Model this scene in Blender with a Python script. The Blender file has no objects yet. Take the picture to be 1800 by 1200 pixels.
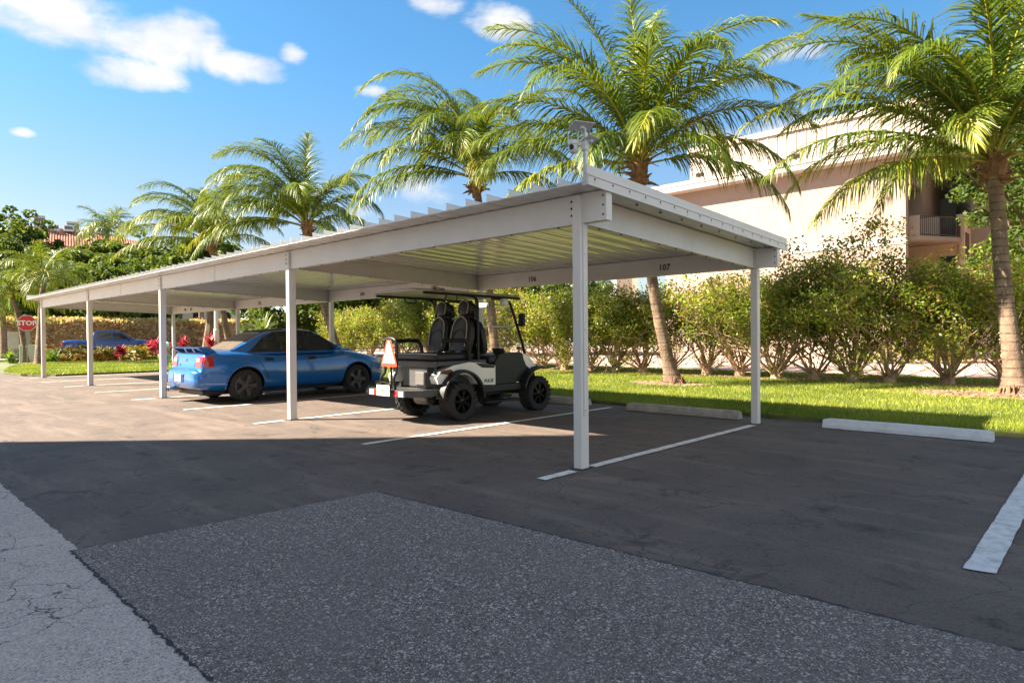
import bpy, bmesh, math, random
import numpy as np
from mathutils import Matrix, Vector
PI = math.pi
sc = bpy.context.scene
COL = sc.collection

# ------------------------------------------------------------------ camera
# world: x runs along the carport (west to east), y from the aisle to the lawn, z up; metres
F_PX, PITCH, ROLL, YAW = 1134.04, -0.0084, -0.0077, -0.7564
CAM = np.array([3.650, -4.801, 1.2463])
FW = np.array([math.sin(YAW)*math.cos(PITCH), math.cos(YAW)*math.cos(PITCH), math.sin(PITCH)])
_r0 = np.array([math.cos(YAW), -math.sin(YAW), 0.0]); _u0 = np.cross(_r0, FW)
RT = math.cos(ROLL)*_r0 + math.sin(ROLL)*_u0
UP = -math.sin(ROLL)*_r0 + math.cos(ROLL)*_u0
cam_d = bpy.data.cameras.new('camera'); cam = bpy.data.objects.new('camera', cam_d); COL.objects.link(cam)
cam_d.sensor_fit = 'HORIZONTAL'; cam_d.sensor_width = 36.0; cam_d.lens = F_PX/1800*36
cam_d.clip_start = 0.05; cam_d.clip_end = 4000
cam.matrix_world = Matrix(((RT[0], UP[0], -FW[0], CAM[0]), (RT[1], UP[1], -FW[1], CAM[1]), (RT[2], UP[2], -FW[2], CAM[2]), (0, 0, 0, 1)))
sc.camera = cam
def at(px, py, depth):            # a place in the world, surveyed off the photograph at a known distance
    d = FW + RT*(px-900)/F_PX - UP*(py-600)/F_PX
    return CAM + d*depth
def on_ground(px, py, z=0.0):
    d = FW + RT*(px-900)/F_PX - UP*(py-600)/F_PX
    return CAM + d*(z-CAM[2])/d[2]

# ------------------------------------------------------------------ light
SUN_EL, SUN_AZ = math.radians(40), math.radians(225)     # sun stands to the -x -y side
sun_d = bpy.data.lights.new('sun', 'SUN'); sun = bpy.data.objects.new('sun', sun_d); COL.objects.link(sun)
sun_d.energy = 5.0; sun_d.angle = math.radians(0.53); sun_d.color = (1.0, 0.86, 0.69)
to_sun = Vector((math.sin(SUN_AZ)*math.cos(SUN_EL), math.cos(SUN_AZ)*math.cos(SUN_EL), math.sin(SUN_EL)))
sun.rotation_euler = (-to_sun).to_track_quat('-Z', 'Y').to_euler(); sun.location = (-20, -30, 40)
sc.view_settings.view_transform = 'Standard'; sc.view_settings.look = 'None'
sc.view_settings.exposure = 2.3; sc.view_settings.gamma = 1.0
try: sc.view_settings.use_curve_mapping = False
except Exception: pass

world = bpy.data.worlds.new('World'); sc.world = world; world.use_nodes = True
def build_world():
    nt = world.node_tree; N = nt.nodes; L = nt.links; N.clear()
    out = N.new('ShaderNodeOutputWorld'); bg = N.new('ShaderNodeBackground')
    sky = N.new('ShaderNodeTexSky'); sky.sky_type = 'NISHITA'; sky.sun_disc = False
    sky.sun_elevation = SUN_EL; sky.sun_rotation = SUN_AZ; sky.altitude = 0
    sky.air_density = 1.0; sky.dust_density = 0.4; sky.ozone_density = 4.0
    bg.inputs[1].default_value = 0.049
    def math_(op, a, b=None, c=None, clamp=False):
        n = N.new('ShaderNodeMath'); n.operation = op; n.use_clamp = clamp
        for i, v in enumerate((a, b, c)):
            if v is None: continue
            if isinstance(v, (int, float)): n.inputs[i].default_value = v
            else: L.new(v, n.inputs[i])
        return n.outputs[0]
    tc = N.new('ShaderNodeTexCoord'); sep = N.new('ShaderNodeSeparateXYZ'); L.new(tc.outputs['Generated'], sep.inputs[0])
    az = math_('ARCTAN2', sep.outputs[0], sep.outputs[1]); el = math_('ARCSINE', sep.outputs[2])
    comb = N.new('ShaderNodeCombineXYZ'); L.new(az, comb.inputs[0]); L.new(el, comb.inputs[1])
    mp = N.new('ShaderNodeMapping'); mp.inputs['Scale'].default_value = (1.0, 1.7, 1); L.new(comb.outputs[0], mp.inputs[0])
    nz = N.new('ShaderNodeTexNoise'); nz.inputs['Scale'].default_value = 9.0; nz.inputs['Detail'].default_value = 9; nz.inputs['Roughness'].default_value = 0.62
    nz.inputs['Distortion'].default_value = 0.25
    L.new(mp.outputs[0], nz.inputs['Vector'])
    # cumulus patches: (azimuth, elevation, half width, half height, weight), radians
    m = None
    for (a0, e0, sa, se, w) in CLOUDS:
        u = math_('DIVIDE', math_('SUBTRACT', az, a0), sa); v = math_('DIVIDE', math_('SUBTRACT', el, e0), se)
        q = math_('SUBTRACT', 1.0, math_('ADD', math_('MULTIPLY', u, u), math_('MULTIPLY', v, v)))
        q = math_('MULTIPLY', math_('MAXIMUM', q, -1.5), w)
        m = q if m is None else math_('MAXIMUM', m, q)
    dens = math_('ADD', math_('MULTIPLY', m, 0.70), math_('MULTIPLY', math_('SUBTRACT', nz.outputs[0], 0.47), 2.1))
    mr = N.new('ShaderNodeMapRange'); mr.interpolation_type = 'SMOOTHSTEP'
    mr.inputs[1].default_value = 0.0; mr.inputs[2].default_value = 0.75; L.new(dens, mr.inputs[0])
    nz2 = N.new('ShaderNodeTexNoise'); nz2.inputs['Scale'].default_value = 14; nz2.inputs['Detail'].default_value = 5; L.new(mp.outputs[0], nz2.inputs['Vector'])
    cr = N.new('ShaderNodeValToRGB'); cr.color_ramp.elements[0].position = 0.35; cr.color_ramp.elements[1].position = 0.62
    cr.color_ramp.elements[0].color = (3.6, 3.75, 4.0, 1); cr.color_ramp.elements[1].color = (4.8, 4.65, 4.45, 1); L.new(nz2.outputs[0], cr.inputs[0])
    mix = N.new('ShaderNodeMixRGB'); L.new(math_('MULTIPLY', mr.outputs[0], 0.93), mix.inputs[0]); tint = N.new('ShaderNodeMixRGB'); tint.blend_type = 'MULTIPLY'; tint.inputs[0].default_value = 1; tr = N.new('ShaderNodeValToRGB'); e = tr.color_ramp.elements; e.new(.33); e[0].position = .16; e[0].color = (.88, .77, .69, 1); e[1].color = (.62, .90, .95, 1); e[2].position = .42; e[2].color = (.56, .92, .98, 1); L.new(el, tr.inputs[0]); L.new(tr.outputs[0], tint.inputs[2]); L.new(sky.outputs[0], tint.inputs[1]); L.new(tint.outputs[0], mix.inputs[1]); L.new(cr.outputs[0], mix.inputs[2])
    L.new(mix.outputs[0], bg.inputs[0]); L.new(bg.outputs[0], out.inputs[0])
CLOUDS = []
for (px, py, hx, hy, w) in [(90,25,190,62,1.0),(270,75,140,50,1.0),(235,128,95,34,1.0),(335,60,70,42,.9),(420,118,85,30,.9),(516,95,26,20,.9),(40,233,20,9,.8),
    (872,38,62,34,1.0),(770,8,55,22,.9),(650,160,25,10,.45),(1385,95,70,20,.7),(1330,148,32,14,.6),(1420,235,150,40,.9),(1260,250,80,30,.7),(740,325,60,36,.7),(640,372,34,13,.5),(262,385,30,14,.6),(980,165,40,16,.5),(1700,180,120,60,.8)]:
    d = FW + RT*(px-900)/F_PX - UP*(py-600)/F_PX; d /= np.linalg.norm(d)
    k = 1.0/(F_PX*(1+((px-900)/F_PX)**2+((py-600)/F_PX)**2)**0.5)
    CLOUDS.append((math.atan2(d[0], d[1]), math.asin(d[2]), hx*k/math.cos(math.asin(d[2])), hy*k, w))
# added unseen clouds behind and above the viewpoint, to raise neutral ambient light
CLOUDS += [(1.9,.5,.8,.38,1.7),(2.9,.55,.7,.35,1.6),(0.9,.55,.6,.3,1.4),(1.5,1.0,.9,.3,1.5),(2.4,.2,.8,.14,1.1)]
build_world()

# ------------------------------------------------------------------ helpers
MATS = {}
def nodes_of(m):
    m.use_nodes = True; return m.node_tree.nodes, m.node_tree.links
def pm(name, color, rough=0.6, metal=0.0, var=0.0, scale=3.0, bump=0.0, bscale=None, coat=0.0, spec=0.5, dirt=None, dscale=1.5, damt=0.5):
    """principled material with procedural colour variation, optional grime patches and bump"""
    if name in MATS: return MATS[name]
    m = bpy.data.materials.new(name); MATS[name] = m; N, L = nodes_of(m)
    b = N['Principled BSDF']; b.inputs['Roughness'].default_value = rough; b.inputs['Metallic'].default_value = metal
    b.inputs['Specular IOR Level'].default_value = spec
    if coat: b.inputs['Coat Weight'].default_value = coat; b.inputs['Coat Roughness'].default_value = 0.05
    c = (*color, 1.0); b.inputs['Base Color'].default_value = c
    tc = N.new('ShaderNodeTexCoord')
    last = None
    if var:
        nz = N.new('ShaderNodeTexNoise'); nz.inputs['Scale'].default_value = scale; nz.inputs['Detail'].default_value = 6; nz.inputs['Roughness'].default_value = 0.6
        L.new(tc.outputs['Object'], nz.inputs['Vector'])
        cr = N.new('ShaderNodeValToRGB'); cr.color_ramp.elements[0].position = 0.3; cr.color_ramp.elements[1].position = 0.7
        cr.color_ramp.elements[0].color = (*[x*(1-var) for x in color], 1); cr.color_ramp.elements[1].color = (*[min(1, x*(1+var)) for x in color], 1)
        L.new(nz.outputs[0], cr.inputs[0]); last = cr.outputs[0]
    if dirt:
        nz = N.new('ShaderNodeTexNoise'); nz.inputs['Scale'].default_value = dscale; nz.inputs['Detail'].default_value = 8; nz.inputs['Roughness'].default_value = 0.65
        L.new(tc.outputs['Object'], nz.inputs['Vector'])
        mr = N.new('ShaderNodeMapRange'); mr.inputs[1].default_value = 0.45; mr.inputs[2].default_value = 0.72; mr.inputs[4].default_value = damt; L.new(nz.outputs[0], mr.inputs[0])
        mx = N.new('ShaderNodeMixRGB'); L.new(mr.outputs[0], mx.inputs[0]); mx.inputs[2].default_value = (*dirt, 1)
        if last: L.new(last, mx.inputs[1])
        else: mx.inputs[1].default_value = c
        last = mx.outputs[0]
    if last: L.new(last, b.inputs['Base Color'])
    if bump:
        nb = N.new('ShaderNodeTexNoise'); nb.inputs['Scale'].default_value = bscale or scale*8; nb.inputs['Detail'].default_value = 5
        L.new(tc.outputs['Object'], nb.inputs['Vector'])
        bp = N.new('ShaderNodeBump'); bp.inputs['Strength'].default_value = bump; bp.inputs['Distance'].default_value = 0.02
        L.new(nb.outputs[0], bp.inputs['Height']); L.new(bp.outputs[0], b.inputs['Normal'])
    return m
def leaf_mat(name, ramp, rough=0.42, trans=0.35, tcol=(0.30, 0.42, 0.04), spec=0.5):
    """foliage: colour picked per leaf from a ramp, light let through the blade"""
    if name in MATS: return MATS[name]
    m = bpy.data.materials.new(name); MATS[name] = m; N, L = nodes_of(m)
    b = N['Principled BSDF']; b.inputs['Roughness'].default_value = rough; b.inputs['Specular IOR Level'].default_value = spec
    a = N.new('ShaderNodeAttribute'); a.attribute_name = 'rnd'
    cr = N.new('ShaderNodeValToRGB'); e = cr.color_ramp.elements
    while len(e) < len(ramp): e.new(0.5)
    for i, (p, c) in enumerate(ramp): e[i].position = p; e[i].color = (*c, 1)
    L.new(a.outputs['Fac'], cr.inputs[0]); L.new(cr.outputs[0], b.inputs['Base Color'])
    t = N.new('ShaderNodeBsdfTranslucent')
    mu = N.new('ShaderNodeMixRGB'); mu.blend_type = 'MIX'; mu.inputs[0].default_value = 0.5; mu.inputs[2].default_value = (*tcol, 1)
    L.new(cr.outputs[0], mu.inputs[1]); L.new(mu.outputs[0], t.inputs[0])
    mx = N.new('ShaderNodeMixShader'); mx.inputs[0].default_value = trans
    L.new(b.outputs[0], mx.inputs[1]); L.new(t.outputs[0], mx.inputs[2]); L.new(mx.outputs[0], N['Material Output'].inputs[0])
    return m
def glass_mat(name, color=(0.9, 0.95, 0.95), alpha=0.2, rough=0.03):
    if name in MATS: return MATS[name]
    m = bpy.data.materials.new(name); MATS[name] = m; N, L = nodes_of(m); b = N['Principled BSDF']
    b.inputs['Base Color'].default_value = (*color, 1); b.inputs['Roughness'].default_value = rough
    t = N.new('ShaderNodeBsdfTransparent'); t.inputs[0].default_value = (*color, 1)
    mx = N.new('ShaderNodeMixShader'); mx.inputs[0].default_value = alpha
    L.new(t.outputs[0], mx.inputs[1]); L.new(b.outputs[0], mx.inputs[2]); L.new(mx.outputs[0], N['Material Output'].inputs[0])
    return m

class MB:
    """collects shapes into one mesh"""
    def __init__(s): s.v = []; s.f = []; s.mi = []; s.m = 0; s.M = Matrix.Identity(4)
    def add(s, vs, fs):
        o = len(s.v)
        s.v += [tuple(s.M @ Vector(p)) for p in vs]; s.f += [tuple(o+i for i in f) for f in fs]; s.mi += [s.m]*len(fs)
    def box(s, x0, x1, y0, y1, z0, z1, bev=0.0, seg=2):
        if bev <= 0:
            s.add([(x0,y0,z0),(x1,y0,z0),(x1,y1,z0),(x0,y1,z0),(x0,y0,z1),(x1,y0,z1),(x1,y1,z1),(x0,y1,z1)],
                  [(0,3,2,1),(4,5,6,7),(0,1,5,4),(1,2,6,5),(2,3,7,6),(3,0,4,7)])
        else:
            bm = bmesh.new(); bmesh.ops.create_cube(bm, size=1.0)
            for v in bm.verts: v.co = Vector(((x0+x1)/2+v.co.x*(x1-x0), (y0+y1)/2+v.co.y*(y1-y0), (z0+z1)/2+v.co.z*(z1-z0)))
            bmesh.ops.bevel(bm, geom=bm.edges[:], offset=min(bev, .49*min(x1-x0, y1-y0, z1-z0)), segments=seg, affect='EDGES', profile=0.5)
            bm.verts.index_update()
            s.add([v.co[:] for v in bm.verts], [tuple(v.index for v in f.verts) for f in bm.faces]); bm.free()
        return s
    def prism(s, poly, a, b, axis='y'):
        """polygon of 2-d points swept from a to b along an axis; 2-d plane is (x,z) for y, (y,z) for x, (x,y) for z"""
        mk = {'y': lambda p, t: (p[0], t, p[1]), 'x': lambda p, t: (t, p[0], p[1]), 'z': lambda p, t: (p[0], p[1], t)}[axis]
        n = len(poly); vs = [mk(p, a) for p in poly]+[mk(p, b) for p in poly]
        ar = sum(poly[i][0]*poly[(i+1) % n][1]-poly[(i+1) % n][0]*poly[i][1] for i in range(n))
        fs = [tuple(range(n)), tuple(range(2*n-1, n-1, -1))]+[(i, i+n, (i+1) % n+n, (i+1) % n) for i in range(n)]
        flip = (ar > 0) == (b > a)
        if axis == 'y': flip = not flip
        if flip: fs = [tuple(reversed(f)) for f in fs]
        s.add(vs, fs); return s
    def tube(s, pts, r, n=8, caps=True, smooth=0):
        P = [Vector(p) for p in pts]
        R = list(r) if hasattr(r, '__len__') else [r]*len(P)
        if smooth:
            Q, RR = [], []
            for i in range(len(P)-1):
                p0, p1, p2, p3 = P[max(i-1, 0)], P[i], P[i+1], P[min(i+2, len(P)-1)]
                for k in range(smooth):
                    t = k/smooth
                    Q.append(0.5*((2*p1)+(p2-p0)*t+(2*p0-5*p1+4*p2-p3)*t*t+(3*p1-p0-3*p2+p3)*t**3)); RR.append(R[i]*(1-t)+R[i+1]*t)
            Q.append(P[-1]); RR.append(R[-1]); P, R = Q, RR
        vs, fs = [], []; side = None
        for i, p in enumerate(P):
            t = (P[min(i+1, len(P)-1)]-P[max(i-1, 0)])
            if t.length < 1e-9: t = Vector((0, 0, 1))
            t.normalize()
            if side is None: side = t.orthogonal().normalized()
            side = (side-t*side.dot(t))
            if side.length < 1e-6: side = t.orthogonal()
            side.normalize(); u = t.cross(side)
            for k in range(n):
                a = 2*PI*k/n; vs.append(tuple(p+(side*math.cos(a)+u*math.sin(a))*R[i]))
        for i in range(len(P)-1):
            for k in range(n): fs.append((i*n+k, i*n+(k+1) % n, (i+1)*n+(k+1) % n, (i+1)*n+k))
        if caps: fs += [tuple(range(n-1, -1, -1)), tuple(range((len(P)-1)*n, len(P)*n))]
        s.add(vs, fs); return s
    def lathe(s, prof, n=24, axis='z', closed=False):
        """profile of (radius, height) turned about an axis through the origin"""
        vs, fs = [], []; m = len(prof)
        for k in range(n):
            a = 2*PI*k/n; c, d = math.cos(a), math.sin(a)
            for (r, h) in prof: vs.append({'z': (r*c, r*d, h), 'y': (r*d, h, r*c), 'x': (h, r*c, r*d)}[axis])
        for k in range(n):
            for j in range(m if closed else m-1):
                fs.append((k*m+j, ((k+1) % n)*m+j, ((k+1) % n)*m+(j+1) % m, k*m+(j+1) % m))
        s.add(vs, fs); return s
    def grid(s, P):
        """P: rows of points"""
        r, c = len(P), len(P[0])
        s.add([p for row in P for p in row], [(i*c+j, i*c+j+1, (i+1)*c+j+1, (i+1)*c+j) for i in range(r-1) for j in range(c-1)]); return s
    def build(s, name, mats, parent=None, smooth=False, angle=35):
        me = bpy.data.meshes.new(name); me.from_pydata(s.v, [], s.f)
        mats = mats if isinstance(mats, (list, tuple)) else [mats]
        for m in mats: me.materials.append(m)
        if len(mats) > 1: me.polygons.foreach_set('material_index', s.mi)
        return link(name, me, parent, smooth, angle)
def link(name, me, parent=None, smooth=False, angle=35):
    if smooth:
        bm = bmesh.new(); bm.from_mesh(me); bmesh.ops.recalc_face_normals(bm, faces=bm.faces[:])
        ca = math.radians(angle)
        for f in bm.faces: f.smooth = True
        for e in bm.edges:
            if len(e.link_faces) == 2 and e.calc_face_angle(0) > ca: e.smooth = False
        bm.to_mesh(me); bm.free()
    me.update()
    o = bpy.data.objects.new(name, me); COL.objects.link(o)
    if parent is not None: o.parent = parent
    return o
def np_mesh(name, V, F, rnd=None, mat=None, smooth=False):
    """fast mesh from arrays; rnd: one value per face, stored for the leaf colours"""
    V = np.asarray(V, np.float32); F = np.asarray(F, np.int32); n, k = F.shape
    me = bpy.data.meshes.new(name); me.vertices.add(len(V)); me.vertices.foreach_set('co', V.ravel())
    me.loops.add(n*k); me.loops.foreach_set('vertex_index', F.ravel())
    me.polygons.add(n); me.polygons.foreach_set('loop_start', np.arange(0, n*k, k, dtype=np.int32))
    try: me.polygons.foreach_set('loop_total', np.full(n, k, np.int32))
    except Exception: pass
    if rnd is not None:
        a = me.attributes.new('rnd', 'FLOAT', 'FACE'); a.data.foreach_set('value', np.asarray(rnd, np.float32))
    if mat is not None: me.materials.append(mat)
    if smooth: me.polygons.foreach_set('use_smooth', np.ones(n, bool))
    me.update(); me.validate(); return me
def thing(name, label, cat, loc=(0, 0, 0), rotz=0.0, group=None):
    o = bpy.data.objects.new(name, None); COL.objects.link(o); o.location = loc; o.rotation_euler = (0, 0, rotz); o.empty_display_size = 0.2
    return tag(o, label, cat, group)
def tag(o, label, cat, group=None, kind=None):
    o['label'] = label; o['category'] = cat
    if group: o['group'] = group
    if kind: o['kind'] = kind
    return o
def struct(o, label=None):
    o['kind'] = 'structure'
    if label: o['label'] = label
    return o
def kids(o): return [c for c in bpy.data.objects if c.parent is o]
def copy_tree(o, parent=None):
    c = o.copy(); COL.objects.link(c); c.parent = parent
    for ch in kids(o): copy_tree(ch, c)
    return c
_txt = {}
def text_mesh(s, size, depth=0.002, spacing=1.0):
    cu = bpy.data.curves.new('lettering', 'FONT'); cu.body = s; cu.size = size; cu.extrude = depth; cu.align_x = 'CENTER'; cu.align_y = 'CENTER'; cu.resolution_u = 2
    cu.space_character = spacing; cu.offset = size*0.03
    o = bpy.data.objects.new('lettering', cu); COL.objects.link(o)
    dg = bpy.context.evaluated_depsgraph_get(); me = bpy.data.meshes.new_from_object(o.evaluated_get(dg)); me.name = 'lettering'
    bpy.data.objects.remove(o); bpy.data.curves.remove(cu); return me
def lettering(s, size, mat, M, parent=None, name='lettering', depth=0.002, spacing=1.0):
    me = text_mesh(s, size, depth, spacing); me.transform(M); me.materials.clear(); me.materials.append(mat)
    return link(name, me, parent)
def basis(origin, ex, ey):
    """matrix that lays text out with x along ex and up along ey"""
    ex = Vector(ex).normalized(); ey = Vector(ey).normalized(); ez = ex.cross(ey)
    return Matrix(((ex.x, ey.x, ez.x, origin[0]), (ex.y, ey.y, ez.y, origin[1]), (ex.z, ey.z, ez.z, origin[2]), (0, 0, 0, 1)))
def sheet(name, poly, z, mat, sub=0):
    bm = bmesh.new(); vs = [bm.verts.new((x, y, z)) for x, y in poly]; bm.faces.new(vs)
    bmesh.ops.recalc_face_normals(bm, faces=bm.faces[:])
    if bm.faces[:][0].normal.z < 0: bmesh.ops.reverse_faces(bm, faces=bm.faces[:])
    me = bpy.data.meshes.new(name); bm.to_mesh(me); bm.free(); me.materials.append(mat)
    return struct(link(name, me))
def wob(p, q, n, amp, rng):
    """a slightly ragged edge between two points"""
    out = []
    for i in range(n):
        t = i/n; x = p[0]*(1-t)+q[0]*t; y = p[1]*(1-t)+q[1]*t
        dx, dy = q[0]-p[0], q[1]-p[1]; l = math.hypot(dx, dy); k = 0 if i == 0 else rng.uniform(-amp, amp)
        out.append((x-dy/l*k, y+dx/l*k))
    return out
def leaf_cloud(C, rng, size, shape=0.5, up=0.3, outward=None, fold=0.18):
    """kite leaves of two folded quads' worth of triangles at points C (n,3); returns V, F (quads)"""
    n = len(C)
    nrm = rng.normal(size=(n, 3)); nrm[:, 2] += up*2
    if outward is not None: nrm += outward*1.2
    nrm /= np.linalg.norm(nrm, axis=1)[:, None]+1e-9
    a = rng.normal(size=(n, 3)); a -= nrm*(a*nrm).sum(1)[:, None]; a /= np.linalg.norm(a, axis=1)[:, None]+1e-9
    b = np.cross(nrm, a); s = (size*rng.uniform(0.6, 1.35, n))[:, None]
    V = np.empty((n, 4, 3)); V[:, 0] = C-a*s; V[:, 2] = C+a*s
    V[:, 1] = C+b*s*shape+nrm*s*fold-a*s*.15; V[:, 3] = C-b*s*shape+nrm*s*fold-a*s*.15
    return V.reshape(-1, 3), np.arange(n*4).reshape(n, 4)

# ------------------------------------------------------------------ ground materials
def asphalt(name, dark, light, big, fine, fleck=None, crack=None, rough=0.85, bump=0.35, streak=True):
    m = bpy.data.materials.new(name); MATS[name] = m; N, L = nodes_of(m); b = N['Principled BSDF']
    b.inputs['Roughness'].default_value = rough; b.inputs['Specular IOR Level'].default_value = 0.35
    tc = N.new('ShaderNodeTexCoord'); co = tc.outputs['Object']
    def noise(scale, det=8, ro=0.65, dist=0.0, vec=None):
        n = N.new('ShaderNodeTexNoise'); n.inputs['Scale'].default_value = scale; n.inputs['Detail'].default_value = det
        n.inputs['Roughness'].default_value = ro; n.inputs['Distortion'].default_value = dist; L.new(vec or co, n.inputs['Vector']); return n.outputs[0]
    def ramp(src, stops):
        r = N.new('ShaderNodeValToRGB'); e = r.color_ramp.elements
        while len(e) < len(stops): e.new(0.5)
        for i, (p, c) in enumerate(stops): e[i].position = p; e[i].color = (*c, 1)
        L.new(src, r.inputs[0]); return r.outputs[0]
    def mix(f, a, c, mode='MIX'):
        x = N.new('ShaderNodeMixRGB'); x.blend_type = mode
        for i, v in enumerate((f, a, c)):
            if isinstance(v, (int, float)): x.inputs[i].default_value = v
            elif isinstance(v, tuple): x.inputs[i].default_value = (*v, 1)
            else: L.new(v, x.inputs[i])
        return x.outputs[0]
    col = ramp(noise(big, 9, 0.7, 0.3), [(0.34, dark), (0.68, light)])
    mid = tuple((a+c)/2 for a, c in zip(dark, light))
    col = mix(0.55, col, ramp(noise(fine, 4, 0.7), [(0.3, tuple(x*.45 for x in mid)), (0.5, mid), (0.72, tuple(x*1.8 for x in mid))]))
    h = noise(fine, 4, 0.7)
    if streak:      # wheel-worn scuffs along the aisle
        mp = N.new('ShaderNodeMapping'); mp.inputs['Scale'].default_value = (0.35, 2.2, 1); L.new(co, mp.inputs[0])
        col = mix(ramp(noise(1.3, 8, 0.7, 0.4, mp.outputs[0]), [(0.5, (0, 0, 0)), (0.75, (0.75, 0.75, 0.75))]), col, tuple(x*1.35 for x in light))
        col = mix(ramp(noise(2.6, 10, 0.78, 0.6), [(0.55, (0, 0, 0)), (0.66, (0.8, 0.8, 0.8))]), col, tuple(x*.45 for x in dark))
        col = mix(ramp(noise(30, 8, 0.85), [(0.54, (0, 0, 0)), (0.64, (.75, .75, .75))]), col, tuple(x*.5 for x in dark))
        col = mix(ramp(noise(170, 3, 0.8), [(0.60, (0, 0, 0)), (0.72, (.6, .6, .6))]), col, tuple(x*1.5 for x in light))
    if fleck:
        scale, bright, amt = fleck
        v = N.new('ShaderNodeTexVoronoi'); v.inputs['Scale'].default_value = scale; L.new(co, v.inputs['Vector'])
        sp = N.new('ShaderNodeSeparateXYZ'); L.new(v.outputs['Color'], sp.inputs[0])
        fk = ramp(sp.outputs[0], [(0.0, tuple(x*.35 for x in dark)), (0.45, mid), (1-amt, mid), (1-amt+.05, tuple(x*.6 for x in bright)), (1.0, bright)])
        v2 = N.new('ShaderNodeTexVoronoi'); v2.inputs['Scale'].default_value = scale*.42; L.new(co, v2.inputs['Vector'])
        s2 = N.new('ShaderNodeSeparateXYZ'); L.new(v2.outputs['Color'], s2.inputs[0])
        fk = mix(ramp(s2.outputs[1], [(0.945, (0, 0, 0)), (0.96, (.7, .7, .7))]), fk, tuple(x*.85 for x in bright))
        fk = mix(ramp(s2.outputs[2], [(0.93, (0, 0, 0)), (0.95, (.7, .7, .7))]), fk, tuple(x*.3 for x in dark))
        col = mix(ramp(noise(2.2, 6, 0.7, 0.5), [(0.36, (.45, .45, .45)), (0.62, (.95, .95, .95))]), col, fk); h = v.outputs['Distance']
    if crack:
        sc_, col_, wid = crack
        wn = N.new('ShaderNodeTexNoise'); wn.inputs['Scale'].default_value = sc_*2.5; wn.inputs['Detail'].default_value = 6; L.new(co, wn.inputs['Vector'])
        wp = N.new('ShaderNodeMixRGB'); wp.blend_type = 'ADD'; wp.inputs[0].default_value = 0.55/sc_; L.new(co, wp.inputs[1]); L.new(wn.outputs['Color'], wp.inputs[2])
        v = N.new('ShaderNodeTexVoronoi'); v.feature = 'DISTANCE_TO_EDGE'; v.inputs['Scale'].default_value = sc_; L.new(wp.outputs[0], v.inputs['Vector'])
        gate = ramp(noise(0.8, 5), [(0.42, (0, 0, 0)), (0.54, (1, 1, 1))])
        ln = ramp(v.outputs['Distance'], [(0.0, (1, 1, 1)), (wid*.5, (.9, .9, .9)), (wid, (0, 0, 0))])
        col = mix(mix(1.0, ln, gate, 'MULTIPLY'), col, col_)
    L.new(col, b.inputs['Base Color'])
    bp = N.new('ShaderNodeBump'); bp.inputs['Strength'].default_value = bump; bp.inputs['Distance'].default_value = 0.006
    L.new(h, bp.inputs['Height']); L.new(bp.outputs[0], b.inputs['Normal'])
    return m
A_LOT = asphalt('sealed_asphalt', (.058, .048, .044), (.166, .128, .104), 0.9, 70, crack=(1.1, (.055, .05, .047), 0.006))
A_PATCH = asphalt('coarse_asphalt', (.132, .112, .104), (.250, .212, .190), 1.3, 90, fleck=(180, (.80, .70, .61), 0.16), bump=1.0, streak=False)
A_OLD = asphalt('worn_pale_asphalt', (.43, .36, .315), (.61, .515, .45), 1.6, 80, fleck=(190, (.80, .70, .62), 0.10), crack=(3.0, (.07, .065, .065), 0.011), bump=0.5, streak=False)
M_PAINT = pm('road_paint', (.70, .68, .64), 0.7, var=.06, scale=6, dirt=(.25, .23, .21), dscale=9, damt=.75)
M_PAINT_OLD = pm('worn_road_paint', (.66, .65, .63), 0.75, var=.08, scale=8, dirt=(.16, .15, .15), dscale=9, damt=.6, bump=.4, bscale=60)
M_CONC = pm('concrete', (.40, .37, .33), 0.85, var=.15, scale=6, bump=.3, bscale=60, dirt=(.17, .15, .13), dscale=4, damt=.7)
M_CONC_W = pm('painted_concrete', (.66, .67, .68), 0.8, var=.1, scale=5, bump=.3, bscale=50, dirt=(.36, .35, .34), dscale=5, damt=.7)
M_PAVE = pm('pink_paver', (.42, .295, .245), 0.85, var=.12, scale=4, bump=.2)
M_SIDEWALK = pm('pale_pavement', (.42, .39, .36), 0.85, var=.12, scale=3)
M_SOIL = pm('lawn_soil', (.085, .10, .028), 0.95, var=.4, scale=2.5, bump=.4, dirt=(.18, .15, .06), dscale=3, damt=.6)
M_MULCH = pm('leaf_mulch', (.24, .15, .095), 0.95, var=.55, scale=14, bump=.9, bscale=50, dirt=(.42, .30, .20), dscale=22, damt=.8)
M_FAR = pm('far_ground', (.10, .12, .05), 0.95, var=.3, scale=.2)

rg = random.Random(3)
struct(sheet('ground', [(-900, -900), (900, -900), (900, 900), (-900, 900)], -0.03, M_FAR))
lot = [(-80, -70), (60, -70), (60, 4.95), (-22.55, 4.95), (-22.55, 0.35), (-23.2, -0.2), (-25.2, -0.42), (-80, -0.9)]
sheet('parking_lot', lot, 0.0, A_LOT)
E_OLD = [(-60, -4.15)]+wob((-14, -3.75), (-0.8, -3.80), 300, .010, rg)+wob((-0.8, -3.80), (9, -3.95), 200, .008, rg)+[(60, -4.6), (60, -60), (-60, -60)]
sheet('worn_asphalt_strip', E_OLD, 0.004, A_OLD)
pat = wob((-.83, -3.83), (-.69, -1.80), 90, .009, rg)+wob((-.69, -1.80), (3.4, -1.64), 200, .010, rg)+[(9, -1.4)]+wob((9, -3.97), (-.83, -3.83), 420, .009, rg)
seam = wob((-.85, -3.845), (-.71, -1.785), 60, .014, rg)+wob((-.72, -1.775), (3.4, -1.61), 80, .016, rg)+[(9, -1.37)]+wob((9, -3.982), (-.85, -3.842), 500, .011, rg)
sheet('patch_seam', seam, 0.007, pm('seam_tar', (.022, .021, .022), .7))
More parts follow.
